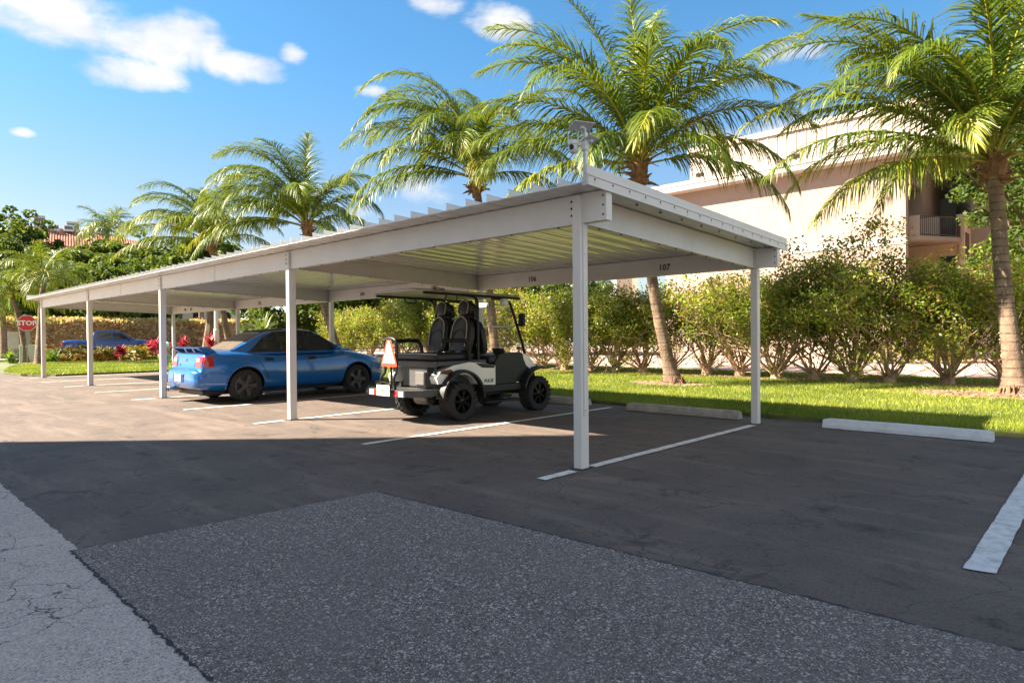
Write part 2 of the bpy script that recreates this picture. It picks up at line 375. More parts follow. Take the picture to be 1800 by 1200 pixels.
_mb = MB(); _mb.prism(pat, 0.003, 0.011, 'z'); struct(_mb.build('asphalt_patch', A_PATCH))
sheet('street', [(-45, -200), (-45, 300), (-54, 300), (-54, -200)], 0.004, pm('street_asphalt', (.16, .15, .145), .85, var=.2, scale=1))
# bay lines, each broken where its post stands
for k in range(9):
    x = -2.745*k+0.0; post = (k % 2 == 0)
    segs = [(-0.58, -0.13), (0.15, 3.86 if k == 0 else 4.15)] if post else [(-0.56, 4.45)]
    if k == 8: segs = [(-.35, -.13), (.15, 4.0)]; x = -21.98
    mb = MB()
    for (a, b) in segs:
        poly = wob((x-.052, a), (x+.052, a), 2, .0, rg)+wob((x+.052, a), (x+.052, b), 26, .004, rg)+wob((x+.052, b), (x-.052, b), 2, 0, rg)+wob((x-.052, b), (x-.052, a), 26, .004, rg)
        mb.add([(p[0], p[1], 0.008) for p in poly], [tuple(range(len(poly)))])
    struct(mb.build('parking_line', M_PAINT))
mb = MB(); poly = wob((3.045, -.71), (3.185, -.69), 3, .008, rg)+wob((3.185, -.69), (3.17, 4.2), 50, .004, rg)+wob((3.17, 4.2), (3.03, 4.2), 3, .008, rg)+wob((3.03, 4.2), (3.045, -.71), 50, .004, rg)
mb.add([(p[0], p[1], 0.008) for p in poly], [tuple(range(len(poly)))]); struct(mb.build('parking_line', M_PAINT_OLD))
# lawns (raised a hand above the lot), mulch under the hedge, paved walk
def raised(name, poly, z0, z1, mat):
    mb = MB(); mb.prism(poly, z0, z1, 'z'); return struct(mb.build(name, mat))
LAWN = wob((60, 4.78), (-22.9, 4.78), 160, .05, rg)+[(-42.5, 4.78), (-42.5, 12.35)]+wob((-24, 12.3), (3, 12.2), 60, .12, rg)+[(60, 12.3)]
raised('lawn', LAWN, -.02, .055, M_SOIL)
ISLAND = wob((-22.75, 4.78), (-22.75, .5), 14, .05, rg)+wob((-22.75, .5), (-24.3, -.2), 6, .04, rg)+wob((-24.3, -.2), (-27.5, -.3), 8, .04, rg)+[(-31.5, .6), (-35.5, 1.6), (-37.2, 4.78)]
raised('lawn_island', ISLAND, -.02, .055, M_SOIL)
raised('mulch_bed', [(60, 12.3), (60, 13.6)]+wob((8, 13.4), (-24, 13.3), 40, .15, rg)+[(-42.5, 13.3), (-42.5, 12.35)]+wob((-24, 12.3), (3, 12.2), 60, .12, rg), -.02, .05, M_MULCH)
raised('back_lawn', [(60, 13.5), (60, 15.7), (-42.5, 15.7), (-42.5, 13.3)], -.02, .045, M_SOIL)
raised('paved_walk', [(60, 15.7), (60, 60), (-42.5, 60), (-42.5, 15.7)], -.02, .04, M_PAVE)
raised('flower_bed', [(-33.1, 2.1), (-32.6, 5.0), (-33.2, 9.5), (-37.5, 9.5), (-37.5, 2.0)], -.02, .07, M_MULCH)
raised('sidewalk', [(-44.8, -60), (-44.8, 200), (-43, 200), (-43, -60)], -.02, .12, M_SIDEWALK)
raised('verge', [(-54.2, -100), (-54.2, 200), (-95, 200), (-95, -100)], -.02, .12, M_SOIL)
raised('mulch_ring', [(-4.36+1.05*math.cos(a)*(1+.12*math.sin(3*a)), 9.15+.62*math.sin(a)*(1+.15*math.cos(2*a))) for a in np.linspace(0, 2*PI, 30, endpoint=False)], .05, .068, M_MULCH)
raised('mulch_ring', [(1.75+1.25*math.cos(a)*(1+.12*math.sin(3*a)), 10.3+.9*math.sin(a)*(1+.15*math.cos(2*a))) for a in np.linspace(0, 2*PI, 30, endpoint=False)], .05, .07, M_MULCH)

# ------------------------------------------------------------------ grass
G_MAT = leaf_mat('grass_blade', [(0, (.09, .135, .010)), (.45, (.22, .275, .020)), (.8, (.37, .40, .035)), (1, (.52, .45, .13))], rough=.5, trans=.35, tcol=(.32, .42, .03))
def inside(poly, x, y):
    px = np.array([p[0] for p in poly]); py = np.array([p[1] for p in poly]); r = np.zeros(len(x), bool); j = len(px)-1
    for i in range(len(px)):
        c = ((py[i] > y) != (py[j] > y)) & (x < (px[j]-px[i])*(y-py[i])/(py[j]-py[i]+1e-12)+px[i]); r ^= c; j = i
    return r
def grass(name, poly, boxes, h, z0, seed, holes=()):
    rng = np.random.default_rng(seed); X, Y, H, W = [], [], [], []
    for (x0, x1, y0, y1, n, w) in boxes:
        x = rng.uniform(x0, x1, n); y = rng.uniform(y0, y1, n); k = inside(poly, x, y)
        for (hx, hy, ra, rb) in holes: k &= (((x-hx)/ra)**2+((y-hy)/rb)**2 > rng.uniform(.75, 1.1, n))
        X.append(x[k]); Y.append(y[k]); W.append(np.full(k.sum(), w)); H.append(h*rng.uniform(.5, 1.35, k.sum()))
    X, Y, H, W = map(np.concatenate, (X, Y, H, W)); n = len(X)
    a = rng.uniform(0, 2*PI, n); l = rng.uniform(0, .9, n)*H; b = a+rng.normal(0, 1, n)
    V = np.empty((n, 3, 3)); V[:, :, 2] = z0
    V[:, 0, 0] = X-np.cos(a)*W; V[:, 0, 1] = Y-np.sin(a)*W; V[:, 1, 0] = X+np.cos(a)*W; V[:, 1, 1] = Y+np.sin(a)*W
    V[:, 2, 0] = X+np.cos(b)*l; V[:, 2, 1] = Y+np.sin(b)*l; V[:, 2, 2] = z0+H
    patch = .5+.25*np.sin(X*1.7+np.sin(Y*2.1)*1.3)+.2*np.sin(Y*3.3+X*.9)
    r = np.clip(patch*.55+rng.uniform(-.28, .5, n), 0, 1)
    me = np_mesh(name, V.reshape(-1, 3), np.arange(n*3).reshape(n, 3), r, G_MAT)
    o = link(name, me); o['kind'] = 'stuff'; o['label'] = 'short sunlit grass'; return o
HOLES = [(-4.36, 9.15, 1.0, .6), (1.75, 10.3, 1.2, .85)]
grass('grass', LAWN, [(-1.5, 4.5, 4.7, 6.4, 26000, .0045), (-6, 4.5, 6.4, 12.4, 60000, .006), (-6, -1.5, 4.7, 6.4, 16000, .005), (-14, -6, 4.7, 12.4, 42000, .008), (-42, -14, 4.7, 12.4, 50000, .016)], .062, .052, 1, HOLES)
grass('grass', [(60, 13.5), (60, 15.7), (-42.5, 15.7), (-42.5, 13.3)], [(-14, 4, 13.3, 15.7, 22000, .008), (-42, -14, 13.3, 15.7, 12000, .018)], .06, .043, 2)
grass('grass', ISLAND, [(-38, -22, -.5, 5, 60000, .014)], .07, .052, 5)
# fallen leaves along the hedge foot and round the palms
rng = np.random.default_rng(12); n = 2600
C = np.stack([rng.uniform(-14, 4, n), 12.55+rng.normal(0, .42, n), np.full(n, .075)], 1)
C2 = np.stack([1.6+rng.normal(0, .75, 500), 10.2+rng.normal(0, .5, 500), np.full(500, .08)], 1)
C3 = np.stack([-4.3+rng.normal(0, .6, 220), 9.1+rng.normal(0, .35, 220), np.full(220, .078)], 1)
V, F = leaf_cloud(np.concatenate([C, C2, C3]), rng, .035, .5, 1.5)
litter = link('leaf_litter', np_mesh('leaf_litter', V, F, rng.uniform(0, 1, len(F)), leaf_mat('dry_leaf', [(0, (.16, .08, .04)), (.6, (.36, .22, .12)), (1, (.55, .42, .28))], trans=.15, tcol=(.4, .25, .1))))
litter['kind'] = 'stuff'; litter['label'] = 'brown fallen leaves under the hedge'
# wheel stops
def wheel_stop(x0, x1, y, mat, label):
    mb = MB(); r = random.Random(int(x0*100)); prof = [(-.085, .008), (-.08, .05), (-.05, .125), (.05, .125), (.08, .05), (.085, .008)]; rows = []
    n = 26
    for i in range(n+1):
        t = i/n; x = x0+(x1-x0)*t; d = .012 if i in (0, n) else 0
        rows.append([(x, y+p[0]*(1-d*4)+r.uniform(-.0015, .0015), p[1]-(d if p[1] > .1 else 0)+r.uniform(-.002, .002)) for p in prof])
    mb.grid(rows); mb.add(rows[0], [tuple(range(len(prof)-1, -1, -1))]); mb.add(rows[-1], [tuple(range(len(prof)))])
    o = mb.build('wheel_stop', mat); tag(o, label, 'wheel stop', 'concrete wheel stops at the stall ends')
wheel_stop(.78, 2.60, 4.28, M_CONC_W, 'white painted concrete wheel stop in the uncovered stall at the right')
wheel_stop(-2.32, -.40, 4.34, M_CONC, 'bare concrete wheel stop in empty stall 107 beside the end post')
wheel_stop(-5.05, -3.22, 4.46, M_CONC, 'bare concrete wheel stop in front of the golf cart')
wheel_stop(-13.2, -11.4, 4.4, M_CONC, 'concrete wheel stop in the empty stall left of the blue sedan')
wheel_stop(-15.95, -14.1, 4.4, M_CONC, 'concrete wheel stop two stalls left of the blue sedan')

# ------------------------------------------------------------------ carport
M_STEEL = pm('white_painted_steel', (.64, .625, .605), 0.38, var=.03, scale=1.2, dirt=(.50, .47, .43), dscale=2.2, damt=.4)
M_DECK = pm('white_roof_panel', (.62, .60, .57), 0.16, coat=0.35, var=.04, scale=1.5, dirt=(.5, .47, .42), dscale=3, damt=.3)
M_BOLT = pm('dark_bolt', (.03, .03, .03), 0.5, .6)
M_RUST = pm('rust_streak', (.25, .12, .05), .8)
M_NUM = pm('black_numeral', (.012, .012, .012), .5)
def build_carport():
    D, L = 3.98, 5.49
    zt = lambda y: 2.557-(y/D)*(2.557-2.415)         # underside of the roof falls towards the lawn
    H = .271
    t = thing('carport', 'long white steel carport with flat ribbed roof over a row of stalls', 'carport', (0, 0, 0))
    xs = [0.0, -L, -2*L, -3*L, -4*L]
    X0, X1 = -4*L-.62, .29
    # roof pans with a standing rib at each seam
    mb = MB(); Y0, Y1 = -.29, 4.28; x = X1-.01; seg = .305; k = 0; prof = []
    while x > X0:
        xn = max(x-seg, X0)
        prof += [(x, 0.0), (x-.012, .006), (x-.09, .004), (x-.15, .0), (x-.21, .004), (xn+.012, .006)]
        x = xn
    prof.append((X0, 0.0))
    ys = np.linspace(Y0, Y1, 12)
    mb.grid([[(px, y, zt(y)+.002+pz) for (px, pz) in prof] for y in ys])
    mb.grid([[(px, y, zt(y)+.010+pz) for (px, pz) in reversed(prof)] for y in ys])
    for (a, b) in ((Y0, -1), (Y1, 1)):
        mb.grid([[(px, a, zt(a)+.002+pz) for (px, pz) in prof], [(px, a, zt(a)+.010+pz) for (px, pz) in prof]])
    x = X1-.01
    while x > X0-.001:
        mb.add([(x-.0015, Y0, zt(Y0)+.009), (x+.0015, Y0, zt(Y0)+.009), (x+.0015, Y1, zt(Y1)+.009), (x-.0015, Y1, zt(Y1)+.009),
                (x-.0015, Y0+.004, zt(Y0)+.088), (x+.0015, Y0+.004, zt(Y0)+.088), (x+.0015, Y1, zt(Y1)+.088), (x-.0015, Y1, zt(Y1)+.088)],
               [(0, 3, 2, 1), (4, 5, 6, 7), (0, 1, 5, 4), (1, 2, 6, 5), (2, 3, 7, 6), (3, 0, 4, 7)])
        mb.add([(x-.018, Y0+.004, zt(Y0)+.088), (x+.0035, Y0+.004, zt(Y0)+.088), (x+.0035, Y1, zt(Y1)+.088), (x-.018, Y1, zt(Y1)+.088),
                (x-.018, Y0+.004, zt(Y0)+.092), (x+.0035, Y0+.004, zt(Y0)+.092), (x+.0035, Y1, zt(Y1)+.092), (x-.018, Y1, zt(Y1)+.092)],
               [(0, 3, 2, 1), (4, 5, 6, 7), (0, 1, 5, 4), (1, 2, 6, 5), (2, 3, 7, 6), (3, 0, 4, 7)])
        x -= seg
    mb.m = 1
    for i, y in enumerate(np.linspace(.25, 3.85, 9)):
        mb.M = Matrix.Translation((.17, y, zt(y))); mb.lathe([(0, -.010), (.012, -.008), (.014, .0)], 8)
    mb.M = Matrix.Identity(4)
    mb.build('roof_deck', [M_DECK, M_BOLT], t)
    # end fascia: upper band and a riveted lower trim
    for (xe, s, nm) in ((X1, 1, 'end_fascia'), (X0, -1, 'end_fascia')):
        mb = MB()
        def strip(xa, xb, za, zb):
            mb.add([(xa, Y0-.004, zt(Y0)+za), (xb, Y0-.004, zt(Y0)+za), (xb, Y1+.004, zt(Y1)+za), (xa, Y1+.004, zt(Y1)+za),
                    (xa, Y0-.004, zt(Y0)+zb), (xb, Y0-.004, zt(Y0)+zb), (xb, Y1+.004, zt(Y1)+zb), (xa, Y1+.004, zt(Y1)+zb)],
                   [(0, 3, 2, 1), (4, 5, 6, 7), (0, 1, 5, 4), (1, 2, 6, 5), (2, 3, 7, 6), (3, 0, 4, 7)])
        strip(*sorted((xe, xe+s*.012)), -.012, .155); strip(*sorted((xe+s*.012, xe+s*.026)), -.016, .062); strip(*sorted((xe+s*.012, xe+s*.034)), .062, .071); strip(*sorted((xe+s*.012, xe+s*.030)), -.022, -.016)
        if s > 0:
            mb.m = 1; mb2 = 0
            for y in np.linspace(-.2, 4.2, 17):
                mb.M = Matrix.Translation((xe+.026, y, zt(y)+.040)); mb.lathe([(0, .006), (.008, .004), (.010, 0)], 8, 'x')
            mb.m = 2; rr = random.Random(4)
            for y in np.linspace(-.2, 4.2, 17):
                mb.M = Matrix.Translation((xe+.0262, y, zt(y)+.03)); l = rr.uniform(.015, .04); mb.add([(0.0006, -.0025, 0), (0.0006, .0025, 0), (0.0006, .0015, -l), (0.0006, -.001, -l)], [(0, 1, 2, 3)])
            mb.M = Matrix.Identity(4)
        mb.build(nm, [M_STEEL, M_BOLT, M_RUST], t)
    # beams
    def cbeam(y, za, zb, face):
        """channel beam along x: web plus lips"""
        mb = MB(); s = face
        mb.box(X0+.35, X1-.0, *sorted((y, y+s*.006)), za, zb)
        mb.box(X0+.35, X1-.0, *sorted((y+s*.006, y+s*.085)), za, za+.006); mb.box(X0+.35, X1-.0, *sorted((y+s*.006, y+s*.085)), zb-.006, zb)
        mb.box(X0+.35, X1-.0, *sorted((y+s*.079, y+s*.085)), za+.006, za+.03)
        mb.box(X1, X1+.006, *sorted((y-s*.002, y+s*.087)), za-.002, zb-.004)          # end cap
        mb.m = 1
        for x in np.arange(X0+.6, X1, .62):
            mb.M = Matrix.Translation((x, y+s*.03, za)); mb.lathe([(0, -.012), (.009, -.010), (.010, 0)], 8)
        for dz in (.05, .135, .22):
            mb.M = Matrix.Translation((X1-.03, y, za+dz)); mb.lathe([(0, -s*.007), (.008, -s*.005), (.010, 0)], 8, 'y')
        mb.M = Matrix.Identity(4); return mb
    cbeam(0.0, zt(0)-H, zt(0)-.001, 1).build('front_beam', [M_STEEL, M_BOLT], t)
    rb = cbeam(D-.02, zt(D)-.262, zt(D)-.001, 1).build('rear_beam', [M_STEEL, M_BOLT], t)
    for i, x in enumerate(xs):
        mb = MB(); y0, y1 = .0885, D-.022
        xa, xb = x-.055, x-.049
        for (u, v, za, zb) in ((xa, xb, 0, -H+.006), (xb, x+.0, -H+.012, -H+.006), (xb, x+.0, -.003, -.009)):
            mb.add([(u, y0, zt(y0)+za-.002), (v, y0, zt(y0)+za-.002), (v, y1, zt(y1)+za-.002), (u, y1, zt(y1)+za-.002), (u, y0, zt(y0)+zb), (v, y0, zt(y0)+zb), (v, y1, zt(y1)+zb), (u, y1, zt(y1)+zb)],
                   [(0, 1, 2, 3), (4, 7, 6, 5), (0, 4, 5, 1), (1, 5, 6, 2), (2, 6, 7, 3), (3, 7, 4, 0)])
        if i == 0:       # the end frame is boxed: web faces the open lot
            for (u, v, za, zb) in ((x-.004, x+.002, 0, -H+.006),):
                mb.add([(u, y0, zt(y0)+za-.002), (v, y0, zt(y0)+za-.002), (v, y1, zt(y1)+za-.002), (u, y1, zt(y1)+za-.002), (u, y0, zt(y0)+zb), (v, y0, zt(y0)+zb), (v, y1, zt(y1)+zb), (u, y1, zt(y1)+zb)],
                       [(0, 1, 2, 3), (4, 7, 6, 5), (0, 4, 5, 1), (1, 5, 6, 2), (2, 6, 7, 3), (3, 7, 4, 0)])
        mb.m = 1
        for y in np.linspace(.35, D-.3, 10):
            mb.M = Matrix.Translation((x-.03, y, zt(y)-H+.006)); mb.lathe([(0, -.012), (.009, -.010), (.010, 0)], 8)
        for k in range(9):
            for j in (0, 1):
                mb.M = Matrix.Translation((x+.002+.006*0, D-.05-j*.045, zt(D)-.03-k*.026)); mb.lathe([(0, .006), (.006, .004), (.008, 0)], 6, 'x')
        mb.M = Matrix.Identity(4); mb.build('cross_beam', [M_STEEL, M_BOLT], t)
    # posts
    for i, x in enumerate(xs):
        mb = MB(); mb.box(x-.072, x+.022, -.028, .0865, 0.006, 2.535 if i else 2.549, .006)
        if i == 0:
            mb.box(x-.072-.045, x-.0725, -.004, -.0005, zt(0)-H, zt(0)-.02)      # lap plate
        mb.m = 1
        for dz in (.06, .125, .19):
            xo = x-.095 if i == 0 else x-.05; yo = -.004 if i == 0 else -.028
            mb.M = Matrix.Translation((xo, yo, zt(0)-dz)); mb.lathe([(0, -.009), (.010, -.007), (.012, 0)], 8, 'y')
        mb.M = Matrix.Identity(4); mb.m = 2; mb.box(x-.09, x+.04, -.045, .105, .002, .010)
        mb.build('front_post', [M_STEEL, M_BOLT, pm('base_sealant', (.035, .035, .037), .7)], t)
        mb = MB(); mb.box(x-.085, x+.012, D-.002, D+.095, 0.006, zt(D)-.264, .006); mb.m = 1; mb.box(x-.1, x+.03, D-.015, D+.11, .002, .010)
        mb.build('rear_post', [M_STEEL, pm('base_sealant', (.035, .035, .037), .7)], t)
    mb = MB(); mb.box(.0225, .034, .006, .034, .52, 2.28, .003); mb.box(.0225, .0365, .002, .038, .505, .52); mb.m = 1
    for z in (.55, 1.3, 2.0):
        mb.M = Matrix.Translation((.034, .02, z)); mb.lathe([(0, .004), (.004, .003), (.005, 0)], 6, 'x')
    mb.M = Matrix.Identity(4); mb.build('conduit', [M_STEEL, M_BOLT], t)
    mb = MB(); mb.box(-8.24, -8.232, -.0025, -.0005, zt(0)-H, zt(0)-.01); mb.box(-13.7, -13.692, -.0025, -.0005, zt(0)-H, zt(0)-.01)
    mb.build('beam_joint', pm('joint_grey', (.2, .19, .18), .6), t)  # thin darker grey strips marking two joints on the beam face
    for s, x in (('107', -1.41), ('106', -4.10), ('105', -6.86), ('104', -9.52), ('103', -12.2), ('102', -14.85), ('101', -20.1), ('100', -20.65)):
        lettering(s, .128, M_NUM, basis((x, D-.0235, zt(D)-.145), (1, 0, 0), (0, 0, 1)), t, 'stall_number', .001, 1.04)
build_carport()
def build_security_camera():
    x, y, z = .262, -.262, 2.55
    M_GREY = pm('grey_plastic', (.55, .56, .58), .45); M_PAN = pm('solar_back', (.50, .50, .52), .5); M_LENS = pm('lens_black', (.01, .01, .012), .12)
    t = thing('security_camera', 'grey dome security camera with two solar panels on the near roof corner', 'camera', (x, y, z))
    mb = MB(); mb.box(-.016, .016, -.016, .016, .03, .46, .003); mb.box(-.022, .022, -.022, .022, .0, .05, .003); mb.build('pole', pm('galvanised', (.60, .61, .63), .4, .4), t)
    # side towards the aisle and the camera: image-left is roughly (-.73,-.69)
    L = Vector((-RT[0], -RT[1], 0)).normalized(); F = Vector((-FW[0], -FW[1], 0)).normalized()
    mb = MB(); mb.box(-.024, .024, -.03, .024, .30, .40, .006); mb.tube([(L*.02)+Vector((0, 0, .36)), (L*.06)+Vector((0, 0, .355)), (L*.09)+Vector((0, 0, .37))], [.018, .02, .016], 8); mb.build('bracket', M_GREY, t)
    c = L*.105+Vector((0, 0, .345)); mb = MB(); mb.M = Matrix.Translation(c)
    mb.lathe([(0, .048), (.04, .046), (.046, .036), (.046, .008), (.040, .004), (.042, .0), (.042, -.03), (.034, -.055), (.018, -.068), (0, -.071)], 20); mb.build('dome', M_GREY, t, True)
    lp = c+F*.036+L*.018+Vector((0, 0, -.02)); mb = MB(); mb.M = Matrix.Translation(lp) @ (F+L*.4).to_track_quat('Z', 'Y').to_matrix().to_4x4()
    mb.lathe([(.022, -.01), (.022, .006), (.017, .010), (.008, .004), (0, .006)], 16); mb.build('lens', M_LENS, t, True)
    for dx in (.148, .062):
        mb = MB(); p = L*dx+Vector((0, 0, .355)); mb.tube([p, p+Vector((0, 0, .115))], [.006, .004], 8); mb.build('antenna', M_GREY, t)
    for (p, rz, rx, sx, sy) in ((L*.03+Vector((0, 0, .515)), .4, -.35, .105, .062), (-L*.045+Vector((0, .0, .40)), .9, -.3, .075, .05)):
        mb = MB(); mb.M = Matrix.Translation(p) @ Matrix.Rotation(YAW*-1+rz, 4, 'Z') @ Matrix.Rotation(rx, 4, 'X'); mb.box(-sx, sx, -sy, sy, -.004, .004, .002)
        mb.box(-.02, .02, -.012, .012, -.03, -.004); mb.m = 1; mb.box(-sx*.95, sx*.95, -sy*.95, sy*.95, .0045, .006)
        mb.build('solar_panel', [M_PAN, pm('solar_cell', (.02, .03, .07), .15)], t)
    mb = MB(); mb.tube([(0, 0, .44), (0, 0, .50)], .008, 8); mb.tube([(0, 0, .38), -L*.05+Vector((0, 0, .385))], .007, 8); mb.build('panel_arm', M_GREY, t)
build_security_camera()
# the tall apartment block behind the viewpoint: it shades the near asphalt
def build_block():
    h = 18.0; off = h/math.tan(SUN_EL)*math.sqrt(.5)
    P = [(2.0-off, 4.95-off), (-5.0-off-2.0, -3.51-off-2.43), (-5.39-off-14, -3.51-off-17.0), (-1.0, -3.51-off-17.0), (-1.0, 4.9-off)]
    t = thing('apartment_block', 'tall pale apartment block whose shadow covers the near asphalt', 'building', (P[0][0], P[0][1], 0))
    o = Vector((P[0][0], P[0][1], 0)); mb = MB(); mb.prism([(p[0]-o.x, p[1]-o.y) for p in P], 0, h, 'z'); mb.build('wall', pm('block_stucco', (.42, .36, .29), .9, var=.05), t)
    gm = pm('block_window', (.05, .07, .09), .1)
    for fl in range(5):
        for i in range(3):
            mb = MB(); mb.box(1.2+i*4.1, 3.2+i*4.1, .0, .05, 1+fl*3.4, 2.6+fl*3.4); mb.build('window', gm, t)
build_block()

# ------------------------------------------------------------------ buildings
M_STUC = pm('peach_stucco', (.37, .28, .235), .9, var=.05, scale=1.2, bump=.25, bscale=30, dirt=(.335, .245, .20), dscale=.8, damt=.5)
M_STUC_D = pm('tan_stucco', (.74, .52, .39), .9, var=.06, scale=1.5, bump=.25, bscale=30)  # colour raised to brighten the bay walls that lie in shade
M_TRIM = pm('cream_trim', (.52, .47, .44), .8, var=.04, scale=2)
M_DARK = pm('dark_bronze', (.10, .075, .06), .4, .3)
M_WIN = pm('dark_window', (.02, .024, .028), .08)
M_SOFF = pm('soffit', (.52, .34, .22), .9)
def build_condo():
    X, Y = -3.49, 29.0
    t = thing('apartment_building', 'peach stucco three storey apartment building behind the hedge at the right', 'building', (X, Y, 0))
    def part(name, mats, fn, smooth=False):
        mb = MB(); fn(mb); return mb.build(name, mats, t, smooth)
    part('wall', M_STUC, lambda m: (m.box(-12.3, -1.5, 0, 22, 0, 9.35), m.box(-1.499, 0, 0, .5, 0, 9.35), m.box(-1.499, 0, 3.43, 22, 0, 9.34), m.box(-1.499, 0, .501, 3.42, 8.3, 9.33)))
    part('floor_band', M_TRIM, lambda m: (m.box(-12.32, .02, -.035, 0, 5.33, 5.72), m.box(-12.32, .02, -.03, -.0, 2.45, 2.7)))
    part('cornice', [M_TRIM, M_SOFF], lambda m: (m.box(-12.9, .12, -.82, 22.3, 9.62, 9.82), m.box(-12.85, .08, -.78, 22.3, 9.35, 9.62)))
    def para(m):
        m.box(-11.5, 9.0, 1.5, 20, 9.82, 12.0); m.m = 1; m.box(-11.6, 9.1, 1.38, 20.1, 12.0, 12.28); m.m = 2
        for i in range(40): m.box(-11.4+i*.5, -11.365+i*.5, 1.465, 1.4995, 9.85, 12.0)
    part('roof_parapet', [pm('parapet_panel', (.38, .32, .29), .8, var=.03), pm('parapet_cap', (.58, .46, .38), .7), pm('parapet_seam', (.55, .43, .36), .8)], para)
    # stepped-back bay with balconies on the east corner
    part('bay_wall', M_STUC_D, lambda m: (m.box(-1.49, 1.72, 3.40, 3.42, 0, 6.9), m.box(.004, 1.72, 3.421, 14, 0, 6.9)))
    for z, nm in ((2.72, 'balcony'), (5.52, 'balcony')):
        b = part(nm, M_STUC, lambda m: (m.prism([(-1.48, .51), (.47, .51), (1.62, 2.5), (1.62, 3.38), (-1.48, 3.38)], z, z+.18, 'z')))
        mb = MB(); mb.box(.012, .45, .53, .66, z+.182, z+1.12); mb.build('parapet', M_STUC, b)
        mb = MB()
        for (p, q) in (((.46, .62), (1.57, 2.5)), ((1.57, 2.5), (1.57, 3.3))):
            for zz in (z+.25, z+1.1): mb.tube([(p[0], p[1], zz), (q[0], q[1], zz)], .025, 6)
            n = int(math.hypot(q[0]-p[0], q[1]-p[1])/.12)
            for i in range(n+1): u = i/n; mb.box(p[0]+(q[0]-p[0])*u-.012, p[0]+(q[0]-p[0])*u+.012, p[1]+(q[1]-p[1])*u-.012, p[1]+(q[1]-p[1])*u+.012, z+.185, z+1.1)
        mb.build('railing', M_DARK, b)
        mb = MB(); mb.box(.75, 1.4, 3.36, 3.398, z+.2, z+2.2); mb.build('sliding_door', M_WIN, t)
    def grille(m):
        m.tube([(.15+.30*math.cos(a), 3.37, 3.95+.36*math.sin(a)) for a in np.linspace(0, PI, 12)], .03, 6); m.tube([(-.15, 3.37, 3.95), (-.15, 3.37, 3.3), (.45, 3.37, 3.3), (.45, 3.37, 3.95)], .03, 6)
        for k in range(3): m.tube([(.15+(.08+.05*k)*math.cos(a)+(k-1)*.1, 3.37, 3.75+(k % 2)*.18+(.08+.03*k)*math.sin(a)) for a in np.linspace(0, 2*PI, 10)], .012, 5)
    part('wall_grille', M_DARK, grille)
    part('downpipe', M_STUC, lambda m: m.tube([(1.50, 3.35, 0), (1.50, 3.35, 5.4)], .05, 8))
    # wing further back, its wall crossed by the main roof's shadow
    part('wing_wall', M_STUC, lambda m: m.box(1.724, 6.3, 5.2, 20, 0, 9.31))
    for (x0, z0) in ((1.72, 4.75), (1.72, 2.9)):
        w = part('window', M_WIN, lambda m: m.box(1.721, 1.75, 3.65, 4.6, z0, z0+1.3))
        mb = MB(); mb.box(1.721, 1.86, 3.55, 4.7, z0-.22, z0-.002); mb.build('sill', M_TRIM, w)
    part('stair_wing', M_STUC_D, lambda m: (m.box(6.31, 14, 7.5, 20, 0, 8.8),))
    for k in range(3): part('window', M_WIN, lambda m: m.box(7.2+k*2.2, 8.6+k*2.2, 7.45, 7.495, 3.2, 5.0))
    part('garden_wall', M_TRIM, lambda m: (m.box(2.2, 3.6, 3.0, 3.2, 0, 1.75), m.box(4.7, 9, 3.0, 3.2, 0, 1.75)))
    part('door', M_DARK, lambda m: m.box(3.62, 4.68, 3.35, 3.42, 0, 1.7))
    for (px, py) in ((-9.82, 9.83), (-8.25, 9.83), (-4.65, 9.83)):
        f = thing('floodlight', {-9.82: 'small black floodlight on the cornice, nearest the left end of the parapet', -8.25: 'small black floodlight on the cornice, middle of three', -4.65: 'small black floodlight on the cornice, half hidden by a palm frond'}[px], 'floodlight', (X+px, Y-.55, py), 0, 'floodlights on the peach building cornice')
        mb = MB(); mb.box(-.16, .16, -.1, .1, 0, .05); mb.tube([(0, 0, .05), (0, 0, .2)], .03, 6); mb.build('bracket', M_DARK, f)
        mb = MB(); mb.M = Matrix.Translation((0, -.04, .24)) @ Matrix.Rotation(.5, 4, 'X'); mb.box(-.2, .2, -.08, .08, -.1, .12, .02); mb.build('housing', M_DARK, f)
build_condo()
def tile_mat():
    m = bpy.data.materials.new('red_clay_tile'); N, L = nodes_of(m); b = N['Principled BSDF']; b.inputs['Roughness'].default_value = .8
    tc = N.new('ShaderNodeTexCoord'); w = N.new('ShaderNodeTexWave'); w.inputs['Scale'].default_value = 1.1; w.inputs['Distortion'].default_value = 1; w.bands_direction = 'Z'
    n = N.new('ShaderNodeTexNoise'); n.inputs['Scale'].default_value = 1.5; n.inputs['Detail'].default_value = 6
    L.new(tc.outputs['Object'], w.inputs[0]); L.new(tc.outputs['Object'], n.inputs['Vector'])
    c = N.new('ShaderNodeValToRGB'); c.color_ramp.elements[0].color = (.28, .09, .05, 1); c.color_ramp.elements[1].color = (.62, .30, .20, 1); c.color_ramp.elements[0].position = .3; c.color_ramp.elements[1].position = .7
    L.new(n.outputs[0], c.inputs[0]); mx = N.new('ShaderNodeMixRGB'); mx.blend_type = 'MULTIPLY'; mx.inputs[0].default_value = .5; L.new(c.outputs[0], mx.inputs[1]); L.new(w.outputs[0], mx.inputs[2]); L.new(mx.outputs[0], b.inputs['Base Color']); return m
